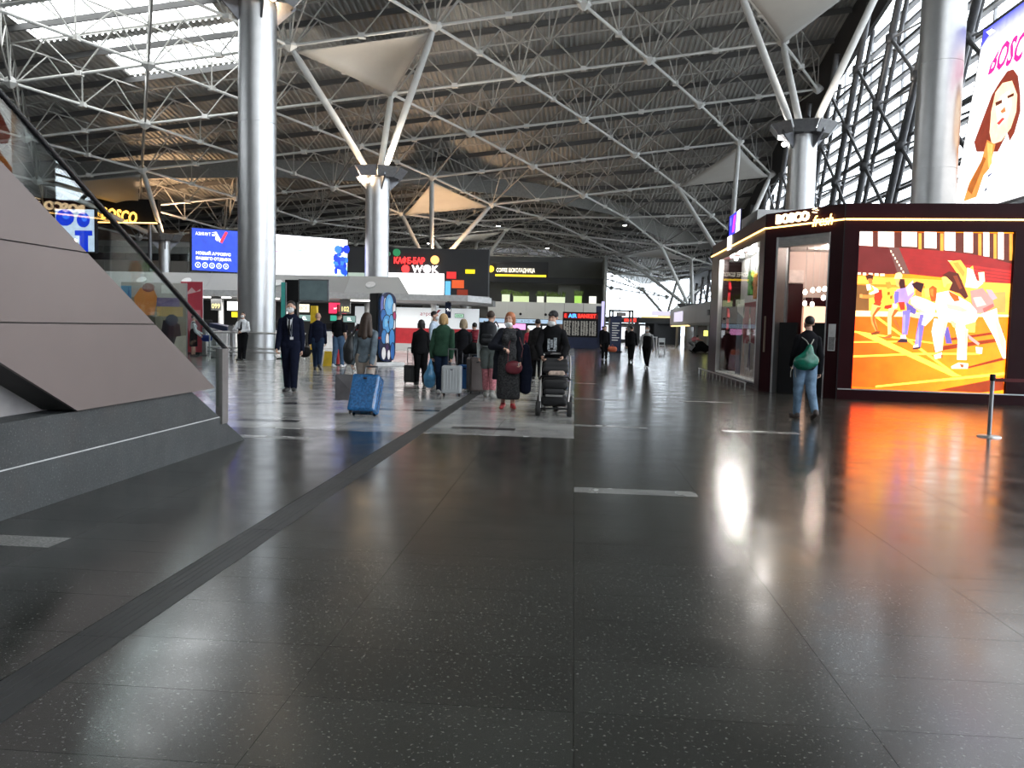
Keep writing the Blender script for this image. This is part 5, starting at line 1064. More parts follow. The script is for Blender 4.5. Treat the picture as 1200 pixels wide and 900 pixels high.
def person(label, loc, H, face, top=None, top_kind='jacket', bottom=None, bottom_kind='trousers', shoe=None, hair=None, hair_kind='short', legs=((.0, .0), (.0, .0)), arms=None, lean=0., turn=0., nod=0.,
           female=False, skin=None, mask=False, fine=True, dress_hem=.09, sleeve=1., extra=None, group=None, lift=0., roll=0., wide=1.):
    """face: heading in degrees, 0 walks away from the camera, 180 towards it; local +y is forward, +x the right hand side"""
    t = thing('person', label, 'person', (loc[0], loc[1], 0), -math.radians(face), group=group, kind='thing')
    skin = skin or skin_m; V = lambda x, y, z: np.array([x, y, z], float) * H; hw = .050 if not female else .052
    L1, L2 = .245 * H, .235 * H; hip = .525 * H; P = {}
    zs = []
    for s, (th, kn) in zip((-1, 1), legs):
        h0 = np.array([s * hw * H, 0, 0]); kn_ = h0 + L1 * np.array([0, math.sin(th), -math.cos(th)]); an = kn_ + L2 * np.array([0, math.sin(th - kn), -math.cos(th - kn)])
        fd = th - kn; fd = max(-.9, min(.5, fd)) * .75; toe = an + .105 * H * np.array([s * .15, math.cos(fd), math.sin(fd)]) + np.array([0, 0, -.028 * H]); heel = an + .03 * H * np.array([0, -math.cos(fd), -math.sin(fd)]) + np.array([0, 0, -.03 * H])
        P[s] = [h0, kn_, an, toe, heel]; zs += [toe[2] - .013 * H, heel[2] - .016 * H]
    hip = -min(zs) + lift
    for s in (-1, 1): P[s] = [p + np.array([0, 0, hip]) for p in P[s]]
    cl, sl_ = math.cos(lean), math.sin(lean)
    def U(x, y, z):     # upper body point, z above the hip in body heights
        x, y, z = x * H, y * H, z * H
        if roll: x, z = x * math.cos(roll) + z * math.sin(roll), -x * math.sin(roll) + z * math.cos(roll)
        return np.array([x, y * cl + z * sl_, hip - y * sl_ + z * cl])
    sw = (.098 if not female else .086) * wide; up = .295
    A = {}
    for s, a in zip((-1, 1), arms or (('sw', .1, .1, .2), ('sw', -.1, .1, .2))):
        sh = U(s * (sw + .004), 0, up - .030); l1, l2 = .172 * H, .150 * H
        if a[0] == 'sw':
            th, ab, be = a[1:4]; inn = a[4] if len(a) > 4 else 0.
            d1 = np.array([s * math.sin(ab), math.cos(ab) * math.sin(th), -math.cos(ab) * math.cos(th)]); el = sh + d1 * l1
            d2 = nv(np.array([s * math.sin(ab) * .4 - s * inn, math.sin(th + be), -math.cos(th + be)])); wr = el + d2 * l2
        else:
            wr = np.array(a[1], float); d = wr - sh; D_ = min(np.linalg.norm(d), (l1 + l2) * .998); wr = sh + nv(d) * D_; u_ = nv(d)
            x = (D_ * D_ + l1 * l1 - l2 * l2) / (2 * D_); hgt = math.sqrt(max(l1 * l1 - x * x, 0)); pole = np.array(a[2] if len(a) > 2 else (s * .5, -.6, -.6), float); pole = nv(pole - u_ * (pole @ u_)); el = sh + u_ * x + pole * hgt
        A[s] = [sh, el, wr, nv(wr - el)]
    r = H / 1.75
    # ---- body
    bd = SDF(.03); tw_ = (.1 if female else .092) * wide; ww = (.072 if female else .083) * wide; cw = (.088 if female else .1) * wide
    fl2 = (1, 1 / .72, 1)
    torso = [(U(0, 0, .02), tw_ * .95), (U(0, 0, .11), ww), (U(0, 0, .2), cw * .93), (U(0, .0, .255), cw * .9)]
    for i in range(3): bd.c(torso[i][0], torso[i + 1][0], torso[i][1] * H, torso[i + 1][1] * H, (1, 1 / .68, 1))
    bd.c(U(-sw * .8, 0, up - .028), U(sw * .8, 0, up - .028), .034 * H, .034 * H).c(U(-sw * .6, -.004, up - .018), U(0, -.004, up + .018), .026 * H, .030 * H).c(U(sw * .6, -.004, up - .018), U(0, -.004, up + .018), .026 * H, .030 * H); bd.c(U(0, -.005, up), U(0, .01, up + .06), .034 * H, .031 * H)
    if female: bd.e(U(-.04, .05, .22), (.035 * H, .03 * H, .035 * H)).e(U(.04, .05, .22), (.035 * H, .03 * H, .035 * H))
    for s in (-1, 1):
        h0, k0, a0, to, he = P[s]; bd.c(h0 + np.array([0, 0, -.0]), k0, .064 * H, .038 * H).c(k0, a0, .037 * H, .023 * H).c(k0 + (a0 - k0) * .1 + np.array([0, -.012 * H, 0]), k0 + (a0 - k0) * .5, .030 * H, .026 * H); bd.c(he, to, .022 * H, .016 * H)
        sh, el, wr, dr = A[s]; bd.c(sh, el, .029 * H, .024 * H).c(el, wr, .025 * H, .0165 * H)
    # ---- head
    hc = U(0, .012, up + .125); cy_, sy_ = math.cos(turn), math.sin(turn); cp, sp_ = math.cos(nod), math.sin(nod)
    def HD(x, y, z):
        x, y, z = x * H, y * H, z * H; y, z = y * cp + z * sp_, -y * sp_ + z * cp
        return hc + np.array([x * cy_ + y * sy_, -x * sy_ + y * cy_, z])
    hd = SDF(.014); q_ = .0415 * H
    hd.e(HD(0, -.008, .018), (.044 * H, .052 * H, .050 * H)).c(HD(0, .012, -.012), HD(0, .022, -.045), .036 * H, .026 * H).c(HD(-.014, .03, -.028), HD(.014, .03, -.028), .024 * H, .024 * H).c(HD(0, .038, -.052), HD(0, .036, -.050), .013 * H)
    hd.c(HD(0, .046, .006), HD(0, .058, -.018), .006 * H, .0085 * H).c(HD(-.02, .041, .014), HD(.02, .041, .014), .008 * H).c(HD(-.01, .05, -.034), HD(.01, .05, -.034), .0055 * H)
    for s in (-1, 1): hd.e(HD(s * .045, -.004, -.004), (.009 * H, .014 * H, .018 * H)).e(HD(s * .018, .049, .003), (.008 * H, .006 * H, .006 * H), True)
    hd.c(HD(0, -.006, -.05), U(0, .0, up + .02), .032 * H, .034 * H)
    # ---- hands
    hands = []
    for s in (-1, 1):
        sh, el, wr, dr = A[s]; hs = SDF(.006); ref = np.array([-s * 1., .15, 0]) if abs(dr[2]) > .6 else np.array([0, 0, -1.])
        pn = nv(ref - dr * (ref @ dr)); wd = np.cross(dr, pn)
        if wd[1] < 0 and abs(dr[2]) > .6: wd = -wd
        elif abs(dr[2]) <= .6 and wd[0] * -s < 0: wd = -wd
        k = H / 1.75; hs.c(wr - dr * .05 * k, wr + dr * .02 * k, .026 * k, .023 * k)
        for f in range(4):
            o = (f - 1.5) * -.019 * k; mc = wr + dr * .085 * k + wd * o; hs.c(wr + dr * .02 * k + wd * o * .7, mc, .0135 * k, .0105 * k)
            ln = (.042, .047, .043, .034)[f] * k; bend = .75 + .1 * f; d2 = nv(dr * math.cos(bend) + pn * math.sin(bend)); p2 = mc + d2 * ln; d3 = nv(dr * math.cos(bend * 2.1) + pn * math.sin(bend * 2.1)); hs.c(mc, p2, .0098 * k, .009 * k).c(p2, p2 + d3 * ln * .8, .009 * k, .0075 * k)
        t0 = wr + dr * .025 * k + wd * .024 * k; t1 = wr + dr * .06 * k + wd * .045 * k + pn * .018 * k; hs.c(t0, t1, .0125 * k, .0105 * k).c(t1, t1 + nv(dr + pn * .9) * .032 * k, .0105 * k, .008 * k)
        hands.append((hs, .0075 if fine else .011))
    hb = .017 if fine else .024
    body = grow('body', [(bd, hb), (hd, .0075 if fine else .012)] + hands, skin, t)
    if fine:
        for s in (-1, 1):
            p = HD(s * .018, .0475, .003); MB().lathe([(.001, -.006 * r), (.0062 * r, -.002 * r), (.0062 * r, .003 * r), (.001, .007 * r)], 8, p, 'y').build('eye', mat('eye_dark', (.02, .015, .012), .25), t)
    hc_ = .014 if fine else .022
    # ---- clothing
    if bottom_kind in ('trousers', 'shorts') and bottom:
        sd = SDF(.03); sd.c(torso[0][0] + np.array([0, 0, .02 * H]), torso[1][0] - np.array([0, 0, .03 * H]), tw_ * H + .012, ww * H + .012, (1, 1 / .7, 1))
        for s in (-1, 1):
            h0, k0, a0, to, he = P[s]
            if bottom_kind == 'shorts': sd.c(h0, h0 + (k0 - h0) * .62, .071 * H, .064 * H)
            else: sd.c(h0, k0, .069 * H, .046 * H).c(k0, a0 + (k0 - a0) * .03, .046 * H, .036 * H)
        grow('trousers' if bottom_kind == 'trousers' else 'shorts', [(sd, hc_)], bottom, t)
    if bottom_kind in ('dress', 'skirt') and bottom:
        sd = SDF(.03); hz = dress_hem * H; c0 = np.mean([P[-1][1], P[1][1]], 0)
        sd.c(torso[0][0] + np.array([0, 0, .04 * H]), np.array([0, c0[1], hz]), tw_ * H * 1.0 + .012, .115 * H, (1, 1 / .8, 1)); sd.cut.append(((0, 0, hz), (0, 0, -1)))
        for s in (-1, 1): sd.c(P[s][0], P[s][1], .07 * H, .07 * H).c(P[s][1], P[s][1] + (P[s][2] - P[s][1]) * .6, .07 * H, .075 * H)
        if bottom_kind == 'dress':
            for i in range(3): sd.c(torso[i][0], torso[i + 1][0], torso[i][1] * H + .012, torso[i + 1][1] * H + .012, (1, 1 / .7, 1))
            if female: sd.e(U(-.04, .05, .22), (.04 * H, .035 * H, .04 * H)).e(U(.04, .05, .22), (.04 * H, .035 * H, .04 * H))
            sd.c(U(-sw * .7, 0, up - .015), U(sw * .7, 0, up - .015), .038 * H)
        grow('dress' if bottom_kind == 'dress' else 'skirt', [(sd, hc_)], bottom, t)
    if top:
        sd = SDF(.028); ti = {'shirt': .013, 'tee': .012, 'jacket': .022, 'sweater': .026, 'cardigan': .020, 'coat': .028}[top_kind]; hem = {'shirt': .03, 'tee': .0, 'jacket': -.04, 'sweater': -.045, 'cardigan': -.06, 'coat': -.2}[top_kind]
        lo_ = U(0, 0, hem + .05); sd.c(lo_, torso[1][0], (tw_ if hem < .01 else ww) * H + ti, ww * H + ti + (.006 if top_kind != 'shirt' else 0), (1, 1 / .72, 1))
        for i in range(1, 3): sd.c(torso[i][0], torso[i + 1][0], torso[i][1] * H + ti, torso[i + 1][1] * H + ti * .8, (1, 1 / .72, 1))
        if female: sd.e(U(-.04, .05, .22), (.04 * H, .036 * H, .04 * H)).e(U(.04, .05, .22), (.04 * H, .036 * H, .04 * H))
        sd.c(U(-sw * .8, 0, up - .030), U(sw * .8, 0, up - .030), .036 * H + ti * .4).c(U(-sw * .65, -.004, up - .02), U(0, -.006, up + .012), .028 * H + ti * .4, .032 * H + ti * .3).c(U(sw * .65, -.004, up - .02), U(0, -.006, up + .012), .028 * H + ti * .4, .032 * H + ti * .3); sd.c(U(0, -.008, up), U(0, -.002, up + .022), .040 * H, .037 * H + ti * .3)
        if top_kind == 'coat':
            for s in (-1, 1): sd.c(P[s][0], P[s][0] + (P[s][1] - P[s][0]) * .8, .08 * H, .085 * H)
        zc = U(0, 0, hem); sd.cut.append((zc, (0, -sl_ * -1 * 0, -1)) if abs(lean) < .4 else (zc, (0, -sl_, -cl)))
        for s in (-1, 1):
            sh, el, wr, dr = A[s]; wrx = wr + dr * .0 ; rs = ti * .6
            if lo_[2] > min(wr[2], el[2]) and not sd.cut: pass
            arm = SDF(.015)
            if top_kind == 'tee': sd.c(sh, sh + (el - sh) * .75, .033 * H + .008, .033 * H + .010)
            else: arm.c(sh, el, .032 * H + rs, .027 * H + rs).c(el, el + (wrx - el) * sleeve, .029 * H + rs, .021 * H + rs)
            A[s].append(arm)
        parts = [(sd, hc_)] + [(A[s][4], hc_) for s in (-1, 1) if A[s][4].p]
        grow({'shirt': 'shirt', 'tee': 'shirt', 'jacket': 'jacket', 'sweater': 'sweater', 'cardigan': 'cardigan', 'coat': 'coat'}[top_kind], parts, top, t)
    if shoe:
        for s in (-1, 1):
            h0, k0, a0, to, he = P[s]; sd = SDF(.012); sd.c(he, to, .027 * H, .022 * H, (1, 1, 1)).c(he + np.array([0, .01, .015 * H]), a0 + np.array([0, 0, -.0]), .026 * H, .025 * H); lowz = min(he[2], to[2]) - .014 * H
            sd.cut.append(((0, 0, lowz if abs(he[2] - to[2]) < .03 else lowz - .05), (0, 0, -1))); grow('shoe', [(sd, .010 if fine else .018)], shoe, t)
    if hair:
        sd = SDF(.02)
        if hair_kind == 'short': sd.e(HD(0, -.014, .026), (.0475 * H, .054 * H, .050 * H)); sd.e(HD(0, .060, -.012), (.05 * H, .045 * H, .05 * H), True); sd.e(HD(0, -.005, -.06), (.06 * H, .06 * H, .04 * H), True)
        elif hair_kind == 'bob': sd.e(HD(0, -.014, .02), (.053 * H, .057 * H, .058 * H)).c(HD(-.038, -.012, 0), HD(-.042, -.008, -.045), .024 * H, .02 * H).c(HD(.038, -.012, 0), HD(.042, -.008, -.045), .024 * H, .02 * H).c(HD(0, -.03, 0), HD(0, -.036, -.045), .04 * H, .03 * H); sd.e(HD(0, .066, -.02), (.042 * H, .05 * H, .062 * H), True)
        elif hair_kind == 'long': sd.e(HD(0, -.014, .02), (.051 * H, .056 * H, .055 * H)).c(HD(-.03, -.028, 0), U(-.055, -.045, up - .045), .03 * H, .03 * H).c(HD(.03, -.028, 0), U(.055, -.045, up - .045), .03 * H, .03 * H).c(HD(0, -.035, 0), U(0, -.055, up - .06), .04 * H, .036 * H); sd.e(HD(0, .066, -.02), (.040 * H, .05 * H, .062 * H), True)
        elif hair_kind == 'cap': sd.e(HD(0, -.01, .028), (.051 * H, .058 * H, .05 * H)).c(HD(-.025, .045, .03), HD(.025, .045, .03), .010 * H).c(HD(0, .06, .028), HD(0, .068, .026), .012 * H, .01 * H); sd.e(HD(0, .060, -.022), (.06 * H, .05 * H, .04 * H), True); sd.e(HD(0, -.005, -.065), (.07 * H, .07 * H, .045 * H), True)
        grow('hair' if hair_kind != 'cap' else 'cap', [(sd, .009 if fine else .014)], hair, t)
    if mask:
        sd = SDF(.01); off = -.0 if mask == 1 else -.028; sd.c(HD(-.016, .036, -.03 + off), HD(.016, .036, -.03 + off), .027 * H, .027 * H).c(HD(0, .046, -.016 + off), HD(0, .044, -.048 + off), .017 * H, .016 * H); sd.e(HD(0, -.012, -.03), (.06 * H, .032 * H, .08 * H), True); grow('face_mask', [(sd, .007)], white_m, t)
    info = dict(t=t, U=U, HD=HD, P=P, A=A, H=H, W=lambda p: t.matrix_basis @ Vector(p), inv=lambda p: np.array(t.matrix_basis.inverted() @ Vector(p)))
    if extra: extra(info)
    return info
hairbrown = mat('hair_brown', (.035, .018, .010), .6, 0, (60, .4)); hairdark = mat('hair_dark', (.010, .007, .006), .55, 0, (60, .4)); hairblond = mat('hair_blond', (.45, .28, .12), .55, 0, (60, .35)); hairred = mat('hair_red', (.40, .13, .05), .55, 0, (60, .35)); hairfair = mat('hair_fair', (.33, .25, .16), .55, 0, (60, .3)); hairgrey = mat('hair_grey', (.2, .19, .18), .6, 0, (60, .3))
navysuit = cloth('navy_suit', (.008, .010, .022)); whiteshirt = cloth('white_shirt', (.72, .73, .75)); blacktr = cloth('black_trousers', (.008, .008, .009)); jeans = cloth('jeans', (.07, .12, .20)); ljeans = cloth('light_jeans', (.16, .24, .34), noise=(9, .35)); djeans = cloth('dark_jeans', (.016, .028, .055)); blackshoe = mat('black_shoe', (.008, .008, .008), .35); whiteshoe = mat('white_shoe', (.65, .65, .66), .5); redshoe = mat('red_shoe', (.45, .03, .04), .5)
denim = cloth('denim_jacket', (.12, .15, .175), noise=(8, .4)); beige = cloth('beige_trousers', (.34, .29, .25)); greensw = cloth('green_sweater', (.030, .070, .045)); greydress = cloth('grey_dress', (.045, .045, .047), noise=(40, .6)); pinkleg = cloth('pink_leggings', (.42, .16, .18), noise=(25, .35)); greyshort = cloth('grey_shorts', (.10, .115, .11)); paletop = cloth('pale_grey_top', (.60, .64, .64)); bluesh = cloth('pale_blue_shirt', (.52, .62, .74)); redtop = cloth('red_top', (.42, .04, .06)); pinktop = cloth('pink_top', (.62, .22, .24)); greytop = cloth('grey_top', (.35, .36, .37))

def prop(name, parent, pts, rs, m, h=.01, k=.01, sc=(1, 1, 1), cut=None):
    sd = SDF(k); sd.chain(pts, rs, sc)
    if cut: sd.cut.append(cut)
    return grow(name, [(sd, h)], m, parent)
def suit_extra(i):
    t, U = i['t'], i['U']; f = lambda x, y, z: Vector(U(x, y, z))
    MB().add([f(-.032, .060, .30), f(.032, .060, .30), f(.020, .098, .22), f(.0, .103, .12), f(-.020, .098, .22)], [(0, 1, 2, 3, 4)]).build('shirt_front', whiteshirt, t)
    MB().prism([f(-.007, .074, .295), f(.007, .074, .295), f(.010, .103, .20), f(.008, .106, .11), f(-.008, .106, .11), f(-.010, .103, .20)], (0, .008, 0)).build('tie', blackcloth, t)
    MB().prism([f(-.045, .086, .09), f(-.01, .086, .09), f(-.01, .086, .06), f(-.045, .086, .06)], (0, .012, 0)).build('id_badge', white_m, t)
    MB().path([f(-.03, .07, .29), f(-.03, .095, .2), f(-.028, .097, .09)], .004, 5).path([f(.02, .07, .29), f(.0, .097, .2), f(-.026, .1, .09)], .004, 5).build('lanyard', mat('lanyard', (.3, .32, .36), .6), t)
person('man in a dark navy suit and white face mask walking towards the camera', (-5.9, 16.75), 1.86, 172, navysuit, 'jacket', navysuit, 'trousers', blackshoe, hairdark, 'short', ((.20, .08), (-.12, .05)), (('sw', -.12, .10, .25), ('sw', .15, .12, .30)), mask=1, extra=suit_extra)
def guard_extra(i):
    t, U = i['t'], i['U']; f = lambda x, y, z: Vector(U(x, y, z)); MB().prism([f(-.008, .062, .29), f(.008, .062, .29), f(.013, .090, .2), f(.016, .090, .09), f(0, .090, .06), f(-.016, .090, .09), f(-.013, .090, .2)], (0, .012, 0)).build('tie', blackcloth, t); w = (Vector(i['A'][-1][2]) + Vector(i['A'][1][2])) / 2 + Vector((0, .05, .02)); box('phone', black, t, w, (.075, .012, .14))
person('guard in a white shirt and black tie leaning on the railing, looking at a phone', (-12.15, 29.35), 1.76, 182, whiteshirt, 'shirt', blacktr, 'trousers', blackshoe, hairdark, 'short', ((.14, .02), (.08, .02)), (('ik', (-.05, .24, 1.08), (-1, -.2, -.4)), ('ik', (.05, .24, 1.10), (1, -.2, -.4))), lean=-.04, nod=-.25, mask=1, extra=guard_extra)
person('bald man in a navy jacket walking away with a black bag', (-7.95, 25.0), 1.76, -12, navysuit, 'jacket', djeans, 'trousers', blackshoe, None, 'short', ((.25, .1), (-.32, .25)), (('sw', -.15, .15, .2), ('sw', .15, .1, .3)), lean=.05)
person('man in a black T-shirt and jeans walking away to the desks', (-7.75, 26.6), 1.80, 10, cloth('black_tee', (.010, .010, .012)), 'tee', jeans, 'trousers', whiteshoe, hairbrown, 'short', ((-.15, .1), (.12, .05)), (('sw', .25, .12, .5), ('sw', -.1, .15, .5)))
def P_denim(i): i['t']['note'] = ''
dw = person('woman in a cropped denim jacket and beige trousers pulling a blue suitcase', (-3.58, 13.95), 1.62, 6, denim, 'jacket', beige, 'trousers', whiteshoe, hairbrown, 'long', ((.18, .05), (-.2, .2)), (('ik', (-.26, .0, .72), (-1, -.5, 0)), ('ik', (.17, -.2, .72), (1, -.6, .0))), female=True, nod=.1, lean=.03)
person('woman all in black standing by a small trolley in the queue', (-3.72, 19.8), 1.56, -20, blackcloth, 'sweater', blacktr, 'trousers', blackshoe, hairdark, 'bob', ((.05, .0), (-.08, .05)), (('ik', (-.16, .26, .78)), ('sw', .1, .12, .6)), female=True)
person('masked man in a pale blue shirt behind the woman in black', (-3.82, 22.2), 1.82, 95, bluesh, 'shirt', blacktr, 'trousers', blackshoe, hairdark, 'short', ((.0, .0), (.05, .05)), (('sw', .1, .1, .4), ('sw', .0, .1, .3)), mask=1)
person('woman in a dark green sweater with short blond hair by a grey suitcase', (-2.78, 17.35), 1.68, 8, greensw, 'sweater', djeans, 'trousers', whiteshoe, hairblond, 'bob', ((.05, .02), (-.08, .05)), (('ik', (-.25, .02, .80), (-1, -.6, 0)), ('ik', (.20, -.06, .79), (1, -.7, 0))), female=True, wide=1.18)
person('woman with cropped fair hair in a black cardigan beyond the green sweater', (-2.56, 18.9), 1.60, 5, cloth('black_cardigan', (.012, .012, .014)), 'cardigan', blacktr, 'trousers', blackshoe, hairfair, 'bob', ((.0, .0), (.03, .05)), (('sw', .1, .12, .3), ('sw', .05, .12, .4)), female=True)
person('man with a red backpack and jeans farther down the queue', (-2.95, 24.2), 1.55, -25, cloth('maroon_top', (.10, .012, .02)), 'sweater', jeans, 'trousers', blackshoe, hairdark, 'short', ((.02, .0), (-.03, .0)), (('sw', .2, .12, .8), ('sw', .2, .12, .8)))
person('tall man in a pale grey top and shorts with a black backpack', (-1.72, 16.85), 1.75, 8, paletop, 'shirt', greyshort, 'shorts', mat('boot_grey', (.22, .22, .2), .6), hairbrown, 'short', ((.1, .05), (-.1, .08)), (('sw', .05, .18, .2), ('sw', .3, .12, .9)), skin=pinkleg if False else None, extra=lambda i: [prop('legging', i['t'], [i['P'][s][0] + (i['P'][s][1] - i['P'][s][0]) * .5, i['P'][s][1], i['P'][s][1] + (i['P'][s][2] - i['P'][s][1]) * .75], [.056 * 1.75, .049 * 1.75, .04 * 1.75], pinkleg, .014) for s in (-1, 1)] + [prop('boot', i['t'], [i['P'][s][1] + (i['P'][s][2] - i['P'][s][1]) * .55, i['P'][s][2] + np.array([0, 0, .0])], [.062, .052], mat('boot_grey', (.22, .22, .2), .6), .014) for s in (-1, 1)])
def red_extra(i):
    t, U = i['t'], i['U']; c = cloth('long_black_cardigan', (.014, .015, .020)); P_, A_ = i['P'], i['A']; H = i['H']
    for s in (-1, 1):
        sd = SDF(.03); sd.c(U(s * .075, -.02, .28), U(s * .105, -.03, .0), .05 * H, .06 * H, (1, 1, 1)).c(U(s * .105, -.03, .0), np.array([s * .125 * H, -.05, .30 if s < 0 else .52]), .055 * H, .05 * H); sd.cut.append(((0, 0, .30 if s < 0 else .52), (0, 0, -1)))
        sh, el, wr, dr = A_[s][:4]; sd.c(sh, el, .044 * H, .038 * H).c(el, el + (wr - el) * .9, .038 * H, .03 * H); grow('cardigan', [(sd, .014)], c, t)
rw = person('red haired woman in a long dark grey dress with a white mask under her chin', (-1.15, 14.6), 1.69, 176, None, 'shirt', greydress, 'dress', redshoe, hairred, 'bob', ((.10, .05), (-.08, .08)), (('sw', .1, .12, .5), ('ik', (.10, .22, 1.08), (1, -.3, -.3))), female=True, turn=.35, mask=2, dress_hem=.105, extra=red_extra)
person('small fair haired girl in a red top far down the hall', (-2.4, 43), 1.42, 180, redtop, 'jacket', djeans, 'trousers', whiteshoe, hairfair, 'long', ((.1, .05), (-.1, .1)), (('sw', .1, .15, .2), ('sw', -.1, .15, .2)), female=True, fine=False)
person('person in a long dark coat just behind the man with the stroller', (-1.02, 23.), 1.68, -5, cloth('dark_coat', (.016, .015, .015)), 'coat', blacktr, 'trousers', blackshoe, hairdark, 'short', ((.15, .05), (-.15, .12)), (('sw', .1, .14, .3), ('sw', -.1, .14, .3)))
def st_extra(i):
    t, U = i['t'], i['U']; f = lambda x, y, z: Vector(U(x, y, z)); g = mat('shirt_print_grey', (.30, .32, .34), .8, 0, (30, .7))
    for x0, x1, z0, z1 in ((-.045, -.012, .10, .22), (-.005, .018, .12, .20), (.025, .05, .10, .21), (-.04, .045, .085, .095)): MB().prism([f(x0, .084, z0), f(x1, .084, z0), f(x1, .081, z1), f(x0, .081, z1)], (0, .012, 0)).build('chest_print', g, t)
sm = person('man in a black sweatshirt and dark cap pushing the stroller', (-.38, 14.55), 1.73, 178, cloth('black_sweatshirt', (.010, .010, .011)), 'sweater', blacktr, 'trousers', blackshoe, mat('cap_black', (.02, .02, .022), .8), 'cap', ((.12, .05), (-.15, .12)), (('ik', (-.19, .36, .97), (-1, -.4, -.5)), ('ik', (.19, .36, .97), (1, -.4, -.5))), turn=.45, mask=2, extra=st_extra, lean=.03)
person('far dark clad man carrying an orange bag', (1.5, 40), 1.62, 175, blackcloth, 'jacket', blacktr, 'trousers', blackshoe, hairdark, 'short', ((.04, .02), (-.04, .05)), (('sw', -.0, .12, .15), ('sw', .05, .14, .15)), fine=False)
person('far walker in a pale grey top and dark vest, mid stride', (2.82, 32), 1.66, 195, greytop, 'shirt', blacktr, 'trousers', whiteshoe, hairdark, 'short', ((.42, .1), (-.42, .35)), (('sw', -.35, .15, .3), ('sw', .4, .15, .4)), mask=1, extra=lambda i: prop('vest', i['t'], [i['U'](0, .01, .0), i['U'](0, .01, .2), i['U'](0, .0, .27)], [.17, .175, .13], blackcloth, .022, sc=(1, 1.35, 1)))
person('far walker in black just beyond the one in a pale top', (2.62, 37.8), 1.66, 10, blackcloth, 'jacket', blacktr, 'trousers', blackshoe, hairdark, 'short', ((.3, .1), (-.3, .25)), (('sw', -.2, .14, .3), ('sw', .25, .14, .3)), fine=False)
person('far person in a pink top bending over a black bag on the floor', (8.35, 60), 1.7, 70, pinktop, 'tee', greytop, 'trousers', blackshoe, hairdark, 'short', ((.9, 1.5), (.8, 1.5)), (('sw', 1.3, .1, .1), ('sw', 1.3, .1, .1)), lean=1.0, fine=False)
gw = person('woman in a black sweater and light jeans walking to the shop with a green bag', (4.03, 14.6), 1.75, -6, cloth('black_knit', (.010, .010, .012)), 'sweater', ljeans, 'trousers', mat('shoe_brown', (.05, .035, .03), .6), hairdark, 'short', ((.10, .03), (-.16, .40)), (('sw', .25, .12, .6, .2), ('sw', -.15, .16, .25)), female=True, roll=.05, wide=1.05)
person('person in a white top and black pinafore beyond the handrail foot', (-15.0, 31.4), 1.62, 60, whiteshirt, 'shirt', blacktr, 'dress', blackshoe, hairdark, 'short', ((.05, .0), (-.05, .05)), (('sw', .4, .1, .7), ('sw', .2, .1, .6)), female=True, dress_hem=.25, fine=False)
person('farthest dark figure standing under the tall portal frame', (4.9, 78), 1.7, 120, blackcloth, 'jacket', blacktr, 'trousers', blackshoe, hairdark, 'short', ((.0, .0), (.05, .05)), (('sw', .1, .12, .3), ('sw', .1, .12, .3)), fine=False)
person('far dark figure by the navy information totem', (2.0, 58), 1.68, 20, blackcloth, 'coat', blacktr, 'trousers', blackshoe, hairdark, 'short', ((.1, .0), (-.1, .1)), (('sw', .1, .12, .3), ('sw', .1, .12, .3)), fine=False)
person('staff member in a dark uniform behind the desk under the sign 102', (-13.6, 47.7), 1.7, 180, navysuit, 'jacket', blacktr, 'trousers', blackshoe, hairbrown, 'bob', ((0, 0), (0, 0)), (('sw', .4, .12, .9), ('sw', .4, .12, .9)), female=True, fine=False)

# ------------------------------------------------------------------ luggage, bags, stroller
def rbox(nm, m, parent, c, d, bev, seg=3, R=None, world=False):
    return MB().box(c, d, R).build(nm, m, parent, world, bev, seg)
def suitcase(label, loc, rz, w, d, h, m, handle=.35, tilt=0., ribs=5, trim=black):
    t = thing('suitcase', label, 'suitcase', loc, rz, kind='thing')
    t.rotation_euler = (tilt, 0, rz); t.matrix_basis = Matrix.Translation(Vector(loc)) @ Matrix.Rotation(rz, 4, 'Z') @ Matrix.Rotation(tilt, 4, 'X')
    z0 = .055; rbox('shell', m, t, (0, 0, z0 + h / 2), (w, d, h), min(w, d) * .16, 4)
    for k in range(ribs):
        x = -w * .36 + w * .72 * k / max(1, ribs - 1)
        for s in (-1, 1): rbox('rib', m, t, (x, s * d * .5, z0 + h * .5), (w * .05, .016, h * .72), .006, 2)
    MB().bx(-w / 2 - .003, w / 2 + .003, -.008, .008, z0 + h * .06, z0 + h * .94).build('zip_band', trim, t)
    for sx_ in (-1, 1):
        for sy_ in (-1, 1):
            wv = MB().lathe([(.012, -.011), (.026, -.011), (.026, .011), (.012, .011)], 12, (sx_ * w * .38, sy_ * d * .32, .026), 'x').build('wheel', rubber, t); MB().bx(sx_ * w * .38 - .02, sx_ * w * .38 + .02, sy_ * d * .32 - .015, sy_ * d * .32 + .015, .035, .07).build('wheel_fork', black, wv)
    m2 = MB()
    for s in (-1, 1): m2.tube((s * w * .22, d * .3, z0 + h - .03), (s * w * .22, d * .3, z0 + h + handle), .009, 8)
    m2.tube((-w * .22, d * .3, z0 + h + handle), (w * .22, d * .3, z0 + h + handle), .016, 8); m2.build('pull_handle', steel_d, t)
    MB().path([(-.07, 0, z0 + h), (-.06, 0, z0 + h + .035), (.06, 0, z0 + h + .035), (.07, 0, z0 + h)], .010, 8).build('grip', trim, t)
    rbox('badge', trim, t, (0, -d * .5 - .004, z0 + h * .86), (.06, .006, .03), .003, 2)
    return t
wrapblue = mat('wrapped_blue', (.008, .11, .30), .2, 0, (34, .4), bump=(26, .6, .01), coat=.8)
t = suitcase('bright blue suitcase wrapped in shiny plastic film, tilted behind the denim jacket woman', (-3.28, 12.72, .0), .05, .46, .27, .62, wrapblue, .20, -.0, 0)
